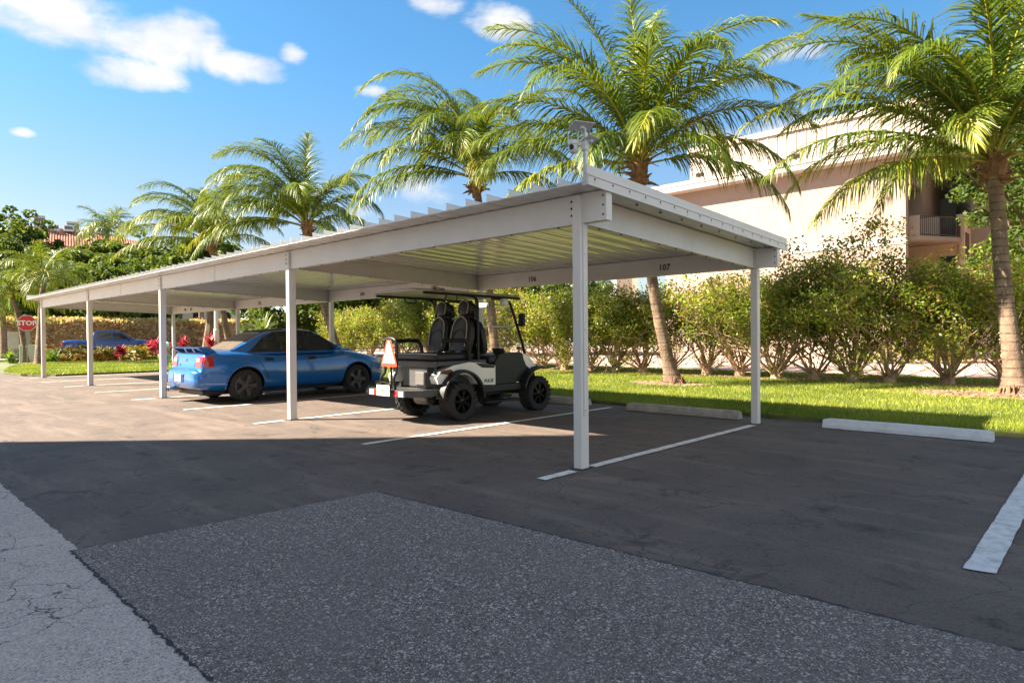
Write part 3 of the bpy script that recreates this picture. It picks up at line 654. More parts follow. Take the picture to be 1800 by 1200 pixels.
def build_tile_house():
    o = at(120, 600, 110); face = math.atan2(CAM[1]-o[1], CAM[0]-o[0])+PI/2
    t = thing('tile_roof_building', 'far pale apartment building with red clay tile roof above the trees', 'building', (o[0], o[1], 0), face)
    mb = MB(); mb.box(-12, 16, 0, 14, 0, 17.0); mb.build('wall', pm('pale_wall', (.66, .63, .60), .9), t)
    mb = MB(); a, b, e = (-13, 17), (-1, 15), 16.95
    vs = [(-13, -1, e), (17, -1, e), (17, 15, e), (-13, 15, e), (-5.5, 7, 21.0), (5.0, 7, 21.0), (-13, -1, e-.3), (17, -1, e-.3), (17, 15, e-.3), (-13, 15, e-.3)]
    mb.add(vs, [(0, 1, 5, 4), (1, 2, 5), (2, 3, 4, 5), (3, 0, 4), (0, 6, 7, 1), (1, 7, 8, 2), (2, 8, 9, 3), (3, 9, 6, 0), (9, 8, 7, 6)])
    for i in range(76):      # pan rows down the front slope
        x = -12.8+i*.39
        top = min(max(x, -5.5), 5.0); f = 1.0
        if x < -5.5: f = (x+13)/7.5
        if x > 5.0: f = (17-x)/12
        mb.tube([(x, -1, e+.02), (x, -1+8*f, e+4.05*f+.02)], .12, 5, False)
    mb.build('roof', tile_mat(), t)
    gu = pm('hvac_grey', (.42, .40, .38), .6); bl = pm('hvac_pale', (.55, .62, .68), .5)
    for (x, w, h, mt, lab) in ((-3.9, 1.6, 2.6, gu, 'tall grey rooftop cooling unit at the left end of the tiled ridge'), (-1.9, 1.6, 1.25, bl, 'low pale rooftop unit second from the left on the tiled ridge'), (.9, 1.9, 2.0, gu, 'dark grey rooftop unit in the middle of the tiled ridge'), (.3, 1.4, 1.1, bl, 'small pale rooftop unit in front of the dark grey one'), (4.6, 2.6, 1.3, bl, 'wide pale rooftop unit at the right end of the tiled ridge')):
        R = Matrix.Rotation(face, 4, 'Z'); p = R @ Vector((x, 6.5 if x != .3 else 5.4, 0))
        u = thing('rooftop_unit', lab, 'air conditioner', (o[0]+p.x, o[1]+p.y, 20.3), face, 'rooftop air units on the tile roof')
        mb = MB(); mb.box(-w/2, w/2, -.7, .7, 0, h, .06); mb.build('casing', mt, u)
        mb = MB(); mb.box(-w/2+.1, w/2-.1, -.74, -.705, h*.35, h*.8); mb.build('grille', pm('hvac_dark', (.12, .13, .14), .6), u)
build_tile_house()
def build_far_white():
    o = at(1072, 600, 92); face = math.atan2(CAM[1]-o[1], CAM[0]-o[0])+PI/2
    t = thing('white_building', 'far white building with small blue windows glimpsed above the hedge', 'building', (o[0], o[1], 0), face)
    mb = MB(); mb.box(-6, 1.0, 0, 8, 0, 13.0); mb.m = 1; mb.box(1.004, 4.0, .4, 8, 0, 12); mb.build('wall', [pm('white_wall', (.78, .80, .84), .8), M_STUC_D], t)
    for x in (-2.2, -1.5, -.3):
        for z in (8.2, 5.2):
            mb = MB(); mb.box(x-.24, x+.24, -.06, -.002, z, z+1.1); mb.build('window', pm('blue_window', (.08, .16, .24), .15), t)
    o = at(270, 600, 74); face = math.atan2(CAM[1]-o[1], CAM[0]-o[0])+PI/2
    t = thing('low_building', 'low pale grey building behind the far clipped hedge', 'building', (o[0], o[1], 0), face)
    mb = MB(); mb.box(-16, 9, 0, 10, 0, 5.2); mb.build('wall', pm('grey_wall', (.50, .49, .50), .9, var=.06), t)
    for x in np.arange(-14, 9, 3.1):
        mb = MB(); mb.box(x-.5, x+.5, -.05, -.002, 2.6, 4.4); mb.build('window', M_WIN, t)
    mb = MB(); mb.box(-16.4, 9.4, -.5, 10.4, 5.2, 5.6); mb.build('roof', pm('grey_roof', (.32, .30, .29), .8), t)
build_far_white()

# ------------------------------------------------------------------ palms
FROND = leaf_mat('palm_leaflet', [(0, (.028, .058, .008)), (.35, (.065, .120, .010)), (.7, (.132, .19, .014)), (.9, (.33, .32, .03)), (1, (.50, .38, .07))], rough=.45, trans=.27, tcol=(.34, .41, .012), spec=.4)
M_RACH = pm('palm_rachis', (.36, .33, .06), .5, var=.2, scale=2)
M_BOOT = pm('palm_fibre', (.20, .11, .055), .9, var=.5, scale=9, bump=.8, bscale=40)
def bark_mat():
    m = bpy.data.materials.new('palm_bark'); N, L = nodes_of(m); b = N['Principled BSDF']; b.inputs['Roughness'].default_value = .9
    tc = N.new('ShaderNodeTexCoord'); n = N.new('ShaderNodeTexNoise'); n.inputs['Scale'].default_value = 5; n.inputs['Detail'].default_value = 8; n.inputs['Roughness'].default_value = .7
    mp = N.new('ShaderNodeMapping'); mp.inputs['Scale'].default_value = (1, 1, .35); L.new(tc.outputs['Object'], mp.inputs[0]); L.new(mp.outputs[0], n.inputs['Vector'])
    c = N.new('ShaderNodeValToRGB'); e = c.color_ramp.elements; e[0].position = .3; e[1].position = .7; e[0].color = (.085, .055, .036, 1); e[1].color = (.29, .205, .135, 1)
    L.new(n.outputs[0], c.inputs[0])
    a = N.new('ShaderNodeAttribute'); a.attribute_name = 'rnd'; mx = N.new('ShaderNodeMixRGB'); mx.inputs[2].default_value = (.075, .045, .028, 1); L.new(a.outputs['Fac'], mx.inputs[0]); L.new(c.outputs[0], mx.inputs[1]); L.new(mx.outputs[0], b.inputs['Base Color'])
    bp = N.new('ShaderNodeBump'); bp.inputs['Strength'].default_value = .7; bp.inputs['Distance'].default_value = .02; n2 = N.new('ShaderNodeTexNoise'); n2.inputs['Scale'].default_value = 30; L.new(tc.outputs['Object'], n2.inputs['Vector']); L.new(n2.outputs[0], bp.inputs['Height']); L.new(bp.outputs[0], b.inputs['Normal'])
    return m
M_PBARK = bark_mat()
def frond(rng, L, e0, droop, age, leaf=.80, n=112, wind=(0, 0)):
    """one pinnate frond from the origin along +x; e0 start elevation, droop total bend (rad)"""
    S = 44; s = np.linspace(0, 1, S); ang = e0-droop*(s**1.5)
    dx = np.cos(ang)*L/(S-1); dz = np.sin(ang)*L/(S-1)
    sway = wind[0]*s**2
    P = np.stack([np.concatenate([[0], np.cumsum(dx[:-1])]), sway*L*.35, np.concatenate([[0], np.cumsum(dz[:-1])])], 1)
    T = np.gradient(P, axis=0); T /= np.linalg.norm(T, axis=1)[:, None]
    V, F, R = [], [], []; o = 0
    # rachis: a flattened three-sided strip
    for i in range(S):
        w = .045*(1-.88*s[i])+.004; nrm = np.array([-T[i, 2], 0, T[i, 0]])
        for (a, b) in ((-w, 0), (0, -w*.8), (w, 0), (0, w*.35)): V.append(P[i]+np.array([0, a, 0])+nrm*b)
    for i in range(S-1):
        for k in range(4): F.append((i*4+k, i*4+(k+1) % 4, i*4+4+(k+1) % 4, i*4+4+k)); R.append(.88+rng.uniform(-.04, .06))
    o = S*4
    tone = rng.uniform(.05, .5)+age*.30
    roll = rng.normal(0, .12)
    for side in (-1, 1):
        for j in range(n):
            u = .13+.87*(j+rng.uniform(-.3, .3))/n
            u = min(u, .995); f = u*(S-1); i = int(f); g = f-i; i2 = min(i+1, S-1)
            p = P[i]*(1-g)+P[i2]*g; tg = T[i]*(1-g)+T[i2]*g
            prof = (math.sin(min(1, (u-.10)/.30)*PI/2)**.8)*(1-.72*max(0, (u-.45)/.55)**1.5)
            ll = leaf*1.36*prof*rng.uniform(.85, 1.12)
            if rng.random() < .05: ll *= .5
            nrm = np.array([-tg[2], 0, tg[0]])
            fw = .42+.75*u+rng.normal(0, .10); lift = .35*(1-age)+rng.normal(0, .10)-age*.25
            d = np.array([0, side*math.cos(fw), 0])+tg*math.sin(fw)+nrm*(lift+side*roll); d /= np.linalg.norm(d)
            w = .0165*leaf/.8*rng.uniform(.8, 1.2)*(1.1-.5*u); sag = (1.55+.75*age)*rng.uniform(.65, 1.35)
            q = p.copy(); K = 3
            wd = np.cross(d, nrm); wd /= np.linalg.norm(wd)+1e-9
            # blade slightly turned so neighbours catch the light differently
            tw = rng.normal(0, .45)
            for k in range(K+1):
                ww = w*(1.0, 1.15, .8, .12)[k]
                c = wd*math.cos(tw)+np.cross(d, wd)*math.sin(tw)
                V.append(q-c*ww); V.append(q+c*ww)
                if k < K:
                    q = q+d*ll/K; d = d+np.array([wind[1]*.25, 0, -sag/K]); d /= np.linalg.norm(d)
            tn = np.clip(tone+rng.normal(0, .15)+(.16 if u > .8 else 0), 0, .97)
            for k in range(K): F.append((o+2*k, o+2*k+1, o+2*k+3, o+2*k+2)); R.append(tn)
            o += 2*(K+1)
    return np_mesh('frond', V, F, R, FROND)
def palm(label, base, crown, r0, r1, fronds, seed, leaf=.8, bulge=1.7, lean=.5, group='coconut palms along the hedge', n=112, name='palm_tree', boots=True, cat='palm tree', smooth_top=None):
    rng = np.random.default_rng(seed); B = np.array(base, float); Cn = np.array(crown, float)-B
    t = thing(name, label, cat, tuple(B), 0, group)
    # ringed trunk
    m = max(40, int(np.linalg.norm(Cn)/.035)); NS = 14; V, F, R = [], [], []; ring = 0; nxt = .1; z = 0
    c1 = np.array([Cn[0]*(1-lean)*.0, Cn[1]*(1-lean)*0, Cn[2]*.5]); c1[:2] = Cn[:2]*lean
    for i in range(m+1):
        s = i/m; p = 2*s*(1-s)*c1+s*s*Cn
        h = p[2]; rad = r0*(1-s)+r1*s; rad += r0*(bulge-1)*math.exp(-h/.28); step = (h/.085) % 1.0
        rad *= 1+.035*(1-step)**2-.01+.012*rng.normal()*.5
        scar = 1.0 if step > .80 else 0.0
        for k in range(NS):
            a = 2*PI*k/NS; rr = rad*(1+.04*math.sin(3*a+h*2)+.02*rng.normal())+(.05*r0/.15*max(0, math.sin(5*a+seed))*math.exp(-h/.12) if h < .4 else 0)
            V.append((p[0]+rr*math.cos(a), p[1]+rr*math.sin(a), p[2]))
        if i: R += [np.clip(scar*.95*rng.uniform(.3, 1)+rng.uniform(0, .18)+(.35*math.exp(-h/.10)), 0, 1) for _ in range(NS)]
    for i in range(m):
        for k in range(NS): F.append((i*NS+k, i*NS+(k+1) % NS, (i+1)*NS+(k+1) % NS, (i+1)*NS+k))
    link('trunk', np_mesh('trunk', V, F, R, M_PBARK, True), t)
    if bulge > 1.3:      # mat of exposed roots round the foot
        mb = MB(); rr = random.Random(seed)
        for k in range(46):
            a = rr.uniform(0, 2*PI); r = r0*bulge*rr.uniform(.55, .95); r2 = r*rr.uniform(1.15, 1.5)
            mb.tube([(r*math.cos(a), r*math.sin(a), rr.uniform(.10, .2)), (r*1.1*math.cos(a+.05), r*1.1*math.sin(a+.05), .08), (r2*math.cos(a+.1), r2*math.sin(a+.1), -.02)], [.018, .015, .008], 5)
        mb.build('roots', M_BOOT, t)
    if boots:            # fibre and old leaf bases
        mb = MB(); rr = random.Random(seed+9); top = Vector(Cn)
        mb.M = Matrix.Translation(top); mb.lathe([(r1*.9, -.55), (r1*1.15, -.35), (r1*1.7, -.12), (r1*1.75, .08), (r1*1.1, .28), (.02, .42)], 12)
        mb.M = Matrix.Identity(4)
        for k in range(26):
            a = rr.uniform(0, 2*PI); h = rr.uniform(-.40, .15); r = r1*1.2; l = rr.uniform(.18, .42); e = rr.uniform(-.2, 1.0)
            d = Vector((math.cos(a)*math.cos(e), math.sin(a)*math.cos(e), math.sin(e))); p = top+Vector((math.cos(a)*r, math.sin(a)*r, h))
            mb.tube([p, p+d*l*.5, p+d*l+Vector((0, 0, -.05))], [.055, .035, .012], 5)
        mb.build('crown_fibre', M_BOOT, t)
        mb = MB()
        for k in range(9):
            a = rr.uniform(0, 2*PI); p = top+Vector((math.cos(a)*r1*.8, math.sin(a)*r1*.8, .1)); d = Vector((math.cos(a), math.sin(a), rr.uniform(.0, .6)))
            q = p+d*rr.uniform(.3, .5)
            mb.tube([p, (p+q)/2+Vector((0, 0, .06)), q], [.02, .015, .008], 5)
        mb.build('flower_stalk', pm('dry_stalk', (.42, .28, .10), .8), t)
    else:
        mb = MB(); mb.M = Matrix.Translation(Vector(Cn)); mb.lathe([(r1, -.9), (r1*1.25, -.7), (r1*1.15, -.3), (r1*.6, .1), (.02, .3)], 12); mb.build('crown_shaft', pm('green_shaft', (.16, .26, .06), .4), t, True)
    # fronds: (azimuth in degrees: 0 = to the east, counter-clockwise; start elevation; droop; length; age)
    for i, fr in enumerate(fronds):
        azd, e0, dr, L, age = fr[:5]; wind = fr[5] if len(fr) > 5 else rng.normal(0, .25)
        me = frond(rng, L, math.radians(e0), math.radians(dr), age, leaf*min(1, L/3.6), n, (wind, 0))
        o = link('frond', me, t); a = math.radians(azd)
        o.location = Vector(Cn)+Vector((math.cos(a)*r1*.5, math.sin(a)*r1*.5, .05+.25*max(0, e0)/90)); o.rotation_euler = (rng.normal(0, .15), 0, a)
    return t
VR = math.degrees(math.atan2(RT[1], RT[0]))     # compass angle of "picture right", so crowns can be described as seen
def fan(rng, n, L, e_hi=78, e_lo=-22, blow=0.0):
    out = []
    for i in range(n):
        s = (i+.5)/n; a = i*137.5+rng.normal(0, 12)
        e = e_hi+(e_lo-e_hi)*s**.85+rng.normal(0, 5)
        L_ = L*1.2
        out.append((a, e, 58+66*s**.6+rng.normal(0, 8) if e > 0 else 45+rng.normal(0, 8), L_*(1-.25*(1-s)**2)*rng.uniform(.88, 1.08), np.clip(s*1.05-.1+rng.normal(0, .1), 0, 1), rng.normal(0, .3)))
    return out
def near(*L): return [(VR+f[0], *f[1:]) for f in L]
rq = np.random.default_rng(77)
# azimuths below: 0 picture right, 90 away, 180 picture left, 270 towards the viewer
palm('leaning coconut palm at the right edge with lit drooping fronds', on_ground(1786, 692, .06), at(1747, 292, 13.7), .155, .135,
     near((198, 80, 150, 5.2, .25, .1), (182, 36, 76, 5.8, .5, -.1), (187, 20, 66, 5.5, .7, .1), (192, 6, 62, 4.6, .85, 0), (176, 60, 100, 6.0, .4, .2), (186, 70, 112, 5.8, .35, 0), (205, 64, 125, 4.6, .4, .1), (226, 40, 120, 3.2, .5, 0), (150, 58, 95, 5.2, .4), (165, 76, 80, 5.6, .2),
          (120, 66, 85, 5.2, .3), (60, 66, 95, 5.2, .35), (20, 55, 100, 5.0, .45), (340, 45, 105, 4.8, .55), (0, 20, 80, 4.6, .8), (300, 70, 120, 4.8, .35), (262, 84, 110, 5.0, .15), (215, 74, 110, 5.2, .3), (90, 30, 85, 4.6, .7), (40, 82, 60, 5.4, .1), (135, 35, 95, 4.8, .65), (192, 52, 110, 5.2, .45), (325, 76, 100, 5.0, .3), (245, 55, 140, 3.6, .5), (170, 40, 90, 5.0, .6), (285, 30, 110, 3.4, .7)), 11, .80, 1.75, .65)
palm('tall coconut palm behind the near roof corner with wide open crown', on_ground(1184, 674, .06), at(1124, 296, 15.9), .145, .12,
     near((180, 68, 105, 5.2, .3, .1), (174, 74, 85, 5.4, .2, .1), (186, 46, 88, 4.9, .5, .1), (194, 22, 74, 4.4, .75), (200, 4, 62, 4.2, .85), (182, 34, 80, 4.7, .6), (150, 80, 40, 5.4, .1), (85, 84, 30, 5.4, .05, .2), (40, 80, 35, 5.2, .1, .1), (5, 54, 42, 5.0, .45, -.2), (2, 60, 92, 4.8, .35, -.1), (358, 44, 92, 4.6, .5), (350, 28, 100, 4.4, .65), (340, 10, 85, 4.0, .8), (260, 82, 145, 4.4, .25), (285, 72, 140, 4.6, .3), (225, 60, 125, 4.6, .45), (312, 60, 130, 4.4, .45), (268, 40, 130, 3.4, .65), (140, 52, 95, 4.6, .45), (40, 50, 95, 4.6, .45), (90, 45, 90, 4.4, .5), (205, 76, 110, 5.0, .25), (330, 76, 110, 4.8, .25), (300, 24, 110, 3.4, .8), (232, 24, 105, 3.6, .75)), 23, .80, 1.9, .8)
def at_y(px, py, Y):
    d = FW+RT*(px-900)/F_PX-UP*(py-600)/F_PX; return CAM+d*(Y-CAM[1])/d[1]
c = at_y(864, 600, 9.6); palm('coconut palm rising behind the golf cart roof, crown swept to the left', (c[0]+.25, 9.6, .05), at(836, 318, 21.0), .15, .12,
     near((184, 86, 140, 5.6, .2, .1), (196, 82, 148, 5.2, .25, .1), (178, 68, 122, 5.0, .35, .1), (182, 50, 100, 4.9, .5, .1), (186, 34, 98, 4.8, .65), (192, 18, 88, 4.6, .8), (150, 80, 120, 4.8, .2), (120, 84, 80, 4.8, .1), (95, 80, 80, 4.6, .15), (210, 70, 135, 4.6, .4), (240, 58, 138, 4.2, .5), (222, 38, 112, 4.2, .7), (265, 48, 138, 3.6, .6), (300, 66, 130, 3.8, .4), (4, 74, 105, 5.0, .35, -.1), (0, 42, 112, 3.8, .6), (350, 14, 85, 3.4, .85), (60, 66, 105, 4.4, .35), (90, 48, 95, 4.2, .5), (130, 54, 100, 4.4, .5), (165, 62, 115, 4.8, .35), (330, 44, 118, 3.6, .6), (172, 84, 115, 5.4, .15), (205, 10, 75, 4.4, .85), (280, 22, 105, 3.0, .8)), 37, .82, 1.6, .4)
c = at_y(604, 600, 9.8); palm('coconut palm with curved trunk behind the blue sedan, crown blown to the left', (c[0]+.1, 9.8, .05), at(540, 402, 27.0), .165, .13,
     near((183, 84, 128, 5.8, .25, .1), (178, 66, 112, 5.6, .4), (184, 50, 100, 5.5, .5), (188, 38, 96, 5.5, .65), (172, 78, 105, 5.4, .25), (150, 82, 70, 5.0, .1), (192, 60, 125, 5.2, .45), (198, 34, 105, 5.2, .65), (204, 12, 80, 5.0, .85), (230, 50, 125, 4.4, .5), (255, 40, 115, 3.8, .65), (290, 58, 130, 3.8, .45), (8, 74, 140, 4.4, .35), (0, 52, 130, 4.0, .55), (350, 26, 100, 3.6, .8), (70, 72, 105, 4.4, .3), (110, 56, 100, 4.4, .45), (135, 46, 100, 4.8, .55), (90, 26, 85, 4.0, .75), (320, 36, 110, 3.4, .7), (160, 66, 105, 5.0, .4), (100, 86, 30, 4.2, .05), (215, 68, 130, 4.8, .4), (180, 18, 72, 5.2, .8)), 41, .85, 1.6, .75)
c = at_y(406, 600, 10.0); palm('coconut palm behind the rear window of the blue sedan, low crown over the roof', (c[0]+.2, 10.0, .05), at(372, 430, 34.5), .17, .13,
     near((180, 70, 115, 5.4, .4), (178, 48, 95, 5.6, .55), (184, 30, 82, 5.6, .75), (190, 42, 105, 5.4, .65), (150, 80, 95, 5.0, .2), (110, 84, 60, 5.0, .1), (220, 52, 120, 4.6, .55), (255, 42, 115, 4.2, .6), (290, 56, 120, 4.0, .45), (15, 70, 120, 4.4, .35), (0, 48, 110, 4.4, .6), (350, 22, 90, 4.2, .8), (60, 70, 95, 4.4, .3), (100, 46, 95, 4.6, .5), (200, 14, 70, 5.0, .9), (330, 48, 120, 4.0, .5), (140, 50, 100, 4.8, .5), (165, 82, 110, 5.2, .2), (208, 66, 120, 4.8, .4)), 53, .85, 1.6, .6)
rq = np.random.default_rng(5)
p = on_ground(68, 641, .05); q = at(76, 492, 32.8); palm('short multi-crowned palm beside the stop sign, arching trunk', (p[0], p[1], .05), q, .16, .10, fan(rq, 20, 2.7, 80, 0), 61, .75, 1.3, .2, 'low palms by the stop sign', 50, boots=False)
p2 = at(46, 640, 34.0); q = at(20, 515, 34.0); palm('short palm with slanting green trunk behind the stop sign', (p2[0], p2[1], .05), q, .14, .10, fan(rq, 18, 2.6, 75, -5), 67, .75, 1.2, .2, 'low palms by the stop sign', 50, boots=False)
p2 = at(8, 640, 40.0); q = at(2, 520, 40.0); palm('short palm cut by the left edge of the picture', (p2[0], p2[1], .05), q, .2, .14, fan(rq, 16, 2.7, 75, -5), 71, .75, 1.2, .2, 'low palms by the stop sign', 44, boots=False)
q = at(188, 408, 84); palm('distant palm standing up in front of the red tile roof', (q[0], q[1], 0), q, .3, .22, fan(rq, 16, 4.2, 80, 10), 73, 1.5, 1.2, .0, 'distant palms', 40, boots=False)
q = at(352, 385, 60); palm('distant palm with dark crown left of the sedan palm', (q[0], q[1], 0), q, .25, .18, fan(rq, 16, 3.4, 80, -10), 79, 1.1, 1.2, .0, 'distant palms', 44, boots=False)

# ------------------------------------------------------------------ hedge bushes, trees, beds
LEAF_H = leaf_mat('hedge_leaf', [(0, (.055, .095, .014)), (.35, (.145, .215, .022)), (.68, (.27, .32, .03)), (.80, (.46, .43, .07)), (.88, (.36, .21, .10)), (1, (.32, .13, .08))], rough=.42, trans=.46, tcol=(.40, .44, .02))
LEAF_T = leaf_mat('tree_leaf', [(0, (.022, .048, .010)), (.5, (.060, .110, .014)), (.85, (.15, .20, .02)), (1, (.25, .26, .03))], rough=.6, trans=.30, tcol=(.28, .36, .02), spec=.25)
LEAF_B = leaf_mat('dry_hedge_leaf', [(0, (.34, .22, .13)), (.45, (.58, .42, .26)), (.72, (.70, .55, .34)), (.8, (.28, .27, .04)), (1, (.46, .42, .05))], rough=.6, trans=.5, tcol=(.65, .45, .16))
M_TWIG = pm('twig_bark', (.42, .29, .185), .9, var=.4, scale=6, bump=.5, bscale=40)
M_TRUNK = pm('tree_bark', (.15, .105, .075), .95, var=.4, scale=3, bump=.8, bscale=14)
def branch(mb, rr, p, d, l, r, depth, tips, spread=.5, up=.15, n=5, kids_=(2, 3), shrink=.72, wig=.16):
    pts = [p]; q = Vector(p); dd = Vector(d).normalized(); k = 4; rs = [r]
    for i in range(k):
        dd = (dd+Vector((rr.gauss(0, wig), rr.gauss(0, wig), rr.gauss(0, .12)+up*.25))).normalized(); q = q+dd*l/k; pts.append(q.copy()); rs.append(r*(1-.38*(i+1)/k))
    mb.tube(pts, rs, n, False)
    tips.append((q.copy(), depth))
    if depth <= 0: return
    for i in range(rr.randint(*kids_)):
        a = Vector((rr.gauss(0, 1), rr.gauss(0, 1), rr.gauss(0, .6))); a = (a-dd*a.dot(dd)).normalized()
        nd = (dd+a*spread*rr.uniform(.6, 1.4)+Vector((0, 0, up))).normalized()
        at_ = pts[-1] if i == 0 else pts[rr.choice((2, 3, 4))]
        branch(mb, rr, at_, nd, l*shrink*rr.uniform(.8, 1.15), rs[-1]*.8, depth-1, tips, spread, up, max(4, n-1), kids_, shrink, wig)
def hedge_bush(label, x, y, H, W, leafy, seed, low=.45):
    rr = random.Random(seed); rng = np.random.default_rng(seed)
    t = thing('hedge_bush', label, 'bush', (x, y, .05), 0, 'leggy hedge bushes between lawn and walk')
    mb = MB(); tips = []
    ns = rr.randint(8, 17)
    mb.lathe([(.16, -.04), (.15, .08), (.11, .22), (.03, .34)], 9)
    for i in range(ns):
        a = 2*PI*i/ns+rr.uniform(-.8, .8); tilt = rr.uniform(.05, .8)
        d = Vector((math.cos(a)*math.sin(tilt), math.sin(a)*math.sin(tilt), math.cos(tilt)))
        branch(mb, rr, Vector((math.cos(a)*.07, math.sin(a)*.07, rr.uniform(.02, .2))), d, H*.40*rr.uniform(.8, 1.1), rr.uniform(.024, .042), 3, tips, .60, .16, 6, (2, 3), rr.uniform(.66, .78), .27)
    low_tips = []
    for i in range(11):      # low shoots, thinly leaved
        a = rr.uniform(0, 2*PI); d = Vector((math.cos(a), math.sin(a), rr.uniform(.15, 1.3))); branch(mb, rr, Vector((0, 0, .12)), d, W*.42, .014, 3, low_tips, .6, .15, 4)
    mb.build('stems', M_TWIG, t)
    P = np.array([tuple(q) for q, dpt in tips if dpt <= 2]); keep = (P[:, 2] > H*(low-.1)+.25*H*rng.normal(0, .45, len(P)))
    P = P[keep]; P[:, 0] = np.clip(P[:, 0], -W*.75, W*.75); P[:, 2] = np.minimum(P[:, 2], H*1.02)
    # fill the crown, more thickly near its shell
    n2 = int(85*leafy); u = rng.normal(size=(n2, 3)); u /= np.linalg.norm(u, axis=1)[:, None]; rad = rng.uniform(.45, 1, n2)**.6
    Q = u*rad[:, None]*np.array([W*.74, W*.52, H*.36])+np.array([0, 0, H*.66])
    Q += .10*np.sin(Q[:, [1, 2, 0]]*5+seed)
    LT = np.array([tuple(q) for q, dpt in low_tips if dpt <= 1 and rr.random() < .09 and q.z > .3])
    C = np.concatenate([P, Q, LT]) if len(LT) else np.concatenate([P, Q])
    m = int(24*leafy**.5)
    pts = np.repeat(C, m, 0)+rng.normal(0, .12, (len(C)*m, 3))*np.array([1, 1, .85])
    cl = np.repeat(rng.normal(0, .13, len(C)), m)
    V, F = leaf_cloud(pts, rng, .041, .58, .35)
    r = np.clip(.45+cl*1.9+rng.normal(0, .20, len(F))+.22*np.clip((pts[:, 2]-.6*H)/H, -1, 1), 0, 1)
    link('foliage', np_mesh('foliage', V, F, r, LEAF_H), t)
ORD = ['rightmost', 'second from the right', 'third from the right', 'fourth from the right', 'fifth from the right', 'sixth from the right', 'seventh from the right', 'eighth from the right', 'ninth from the right', 'tenth from the right', 'eleventh from the right', 'twelfth from the right', 'thirteenth from the right', 'fourteenth from the right', 'fifteenth from the right', 'sixteenth from the right', 'seventeenth from the right', 'eighteenth from the right']
BUSH = [(1.75, 13.3, 2.5, 1.4, .7, 'beside the leaning palm, with pale twigs poking out'), (.75, 12.9, 3.0, 1.6, 1.05, 'sprawling and yellow green before the balconies'), (-.35, 12.5, 2.9, 1.5, 1.15, 'leafy down to knee height'), (-1.15, 12.45, 3.65, 1.75, 1.6, 'tallest, with a dark dome against the peach wall'),
        (-2.05, 12.45, 3.05, 1.4, 1.35, 'dense and dark beside the rear carport post'), (-2.95, 12.35, 2.75, 1.35, 1.3, 'seen just right of the rear carport post'), (-4.15, 12.8, 2.75, 1.35, 1.1, 'many-stemmed, left of the rear carport post'), (-5.25, 13.0, 2.7, 1.3, .9, 'on a single thin trunk right of the palm trunk'),
        (-6.3, 12.8, 2.75, 1.3, .9, 'partly behind the palm trunk'), (-7.25, 12.7, 2.65, 1.3, .85, 'left of the palm trunk, bare twiggy stems'), (-8.1, 12.45, 2.65, 1.3, 1.1, 'thick pale trunk right of the near post'), (-9.15, 12.5, 2.65, 1.35, .9, 'just left of that thick trunk, twiggy'), (-10.3, 12.6, 2.6, 1.4, 1.0, 'behind the near post'), (-11.5, 12.8, 2.7, 1.5, 1.1, 'seen through the golf cart windshield'),
        (-13.2, 12.7, 3.0, 2.0, 2.2, 'behind the front seats of the golf cart'), (-15.0, 12.5, 3.1, 2.1, 2.4, 'dense, behind the rear seats of the golf cart'), (-17.0, 12.4, 3.1, 2.1, 2.4, 'dense, left of the warning triangle'), (-19.2, 12.6, 3.0, 2.1, 2.2, 'yellowish, behind the bonnet of the blue sedan')]
for i, (x, y, H, W, lf, d) in enumerate(BUSH): hedge_bush('hedge bush, '+ORD[i]+', '+d, x, y, H, W, lf, 100+i, .42 if i in (1, 2) else .5)
for k, (x, y, H, W) in enumerate(((-21.6, 12.4, 2.4, 1.9), (-23.8, 12.6, 2.4, 1.9))): hedge_bush(('light green hedge bush seen left of the curved palm trunk', 'light green hedge bush behind the roof of the blue sedan')[k], x, y, H, W, 1.3, 140+k, .3)
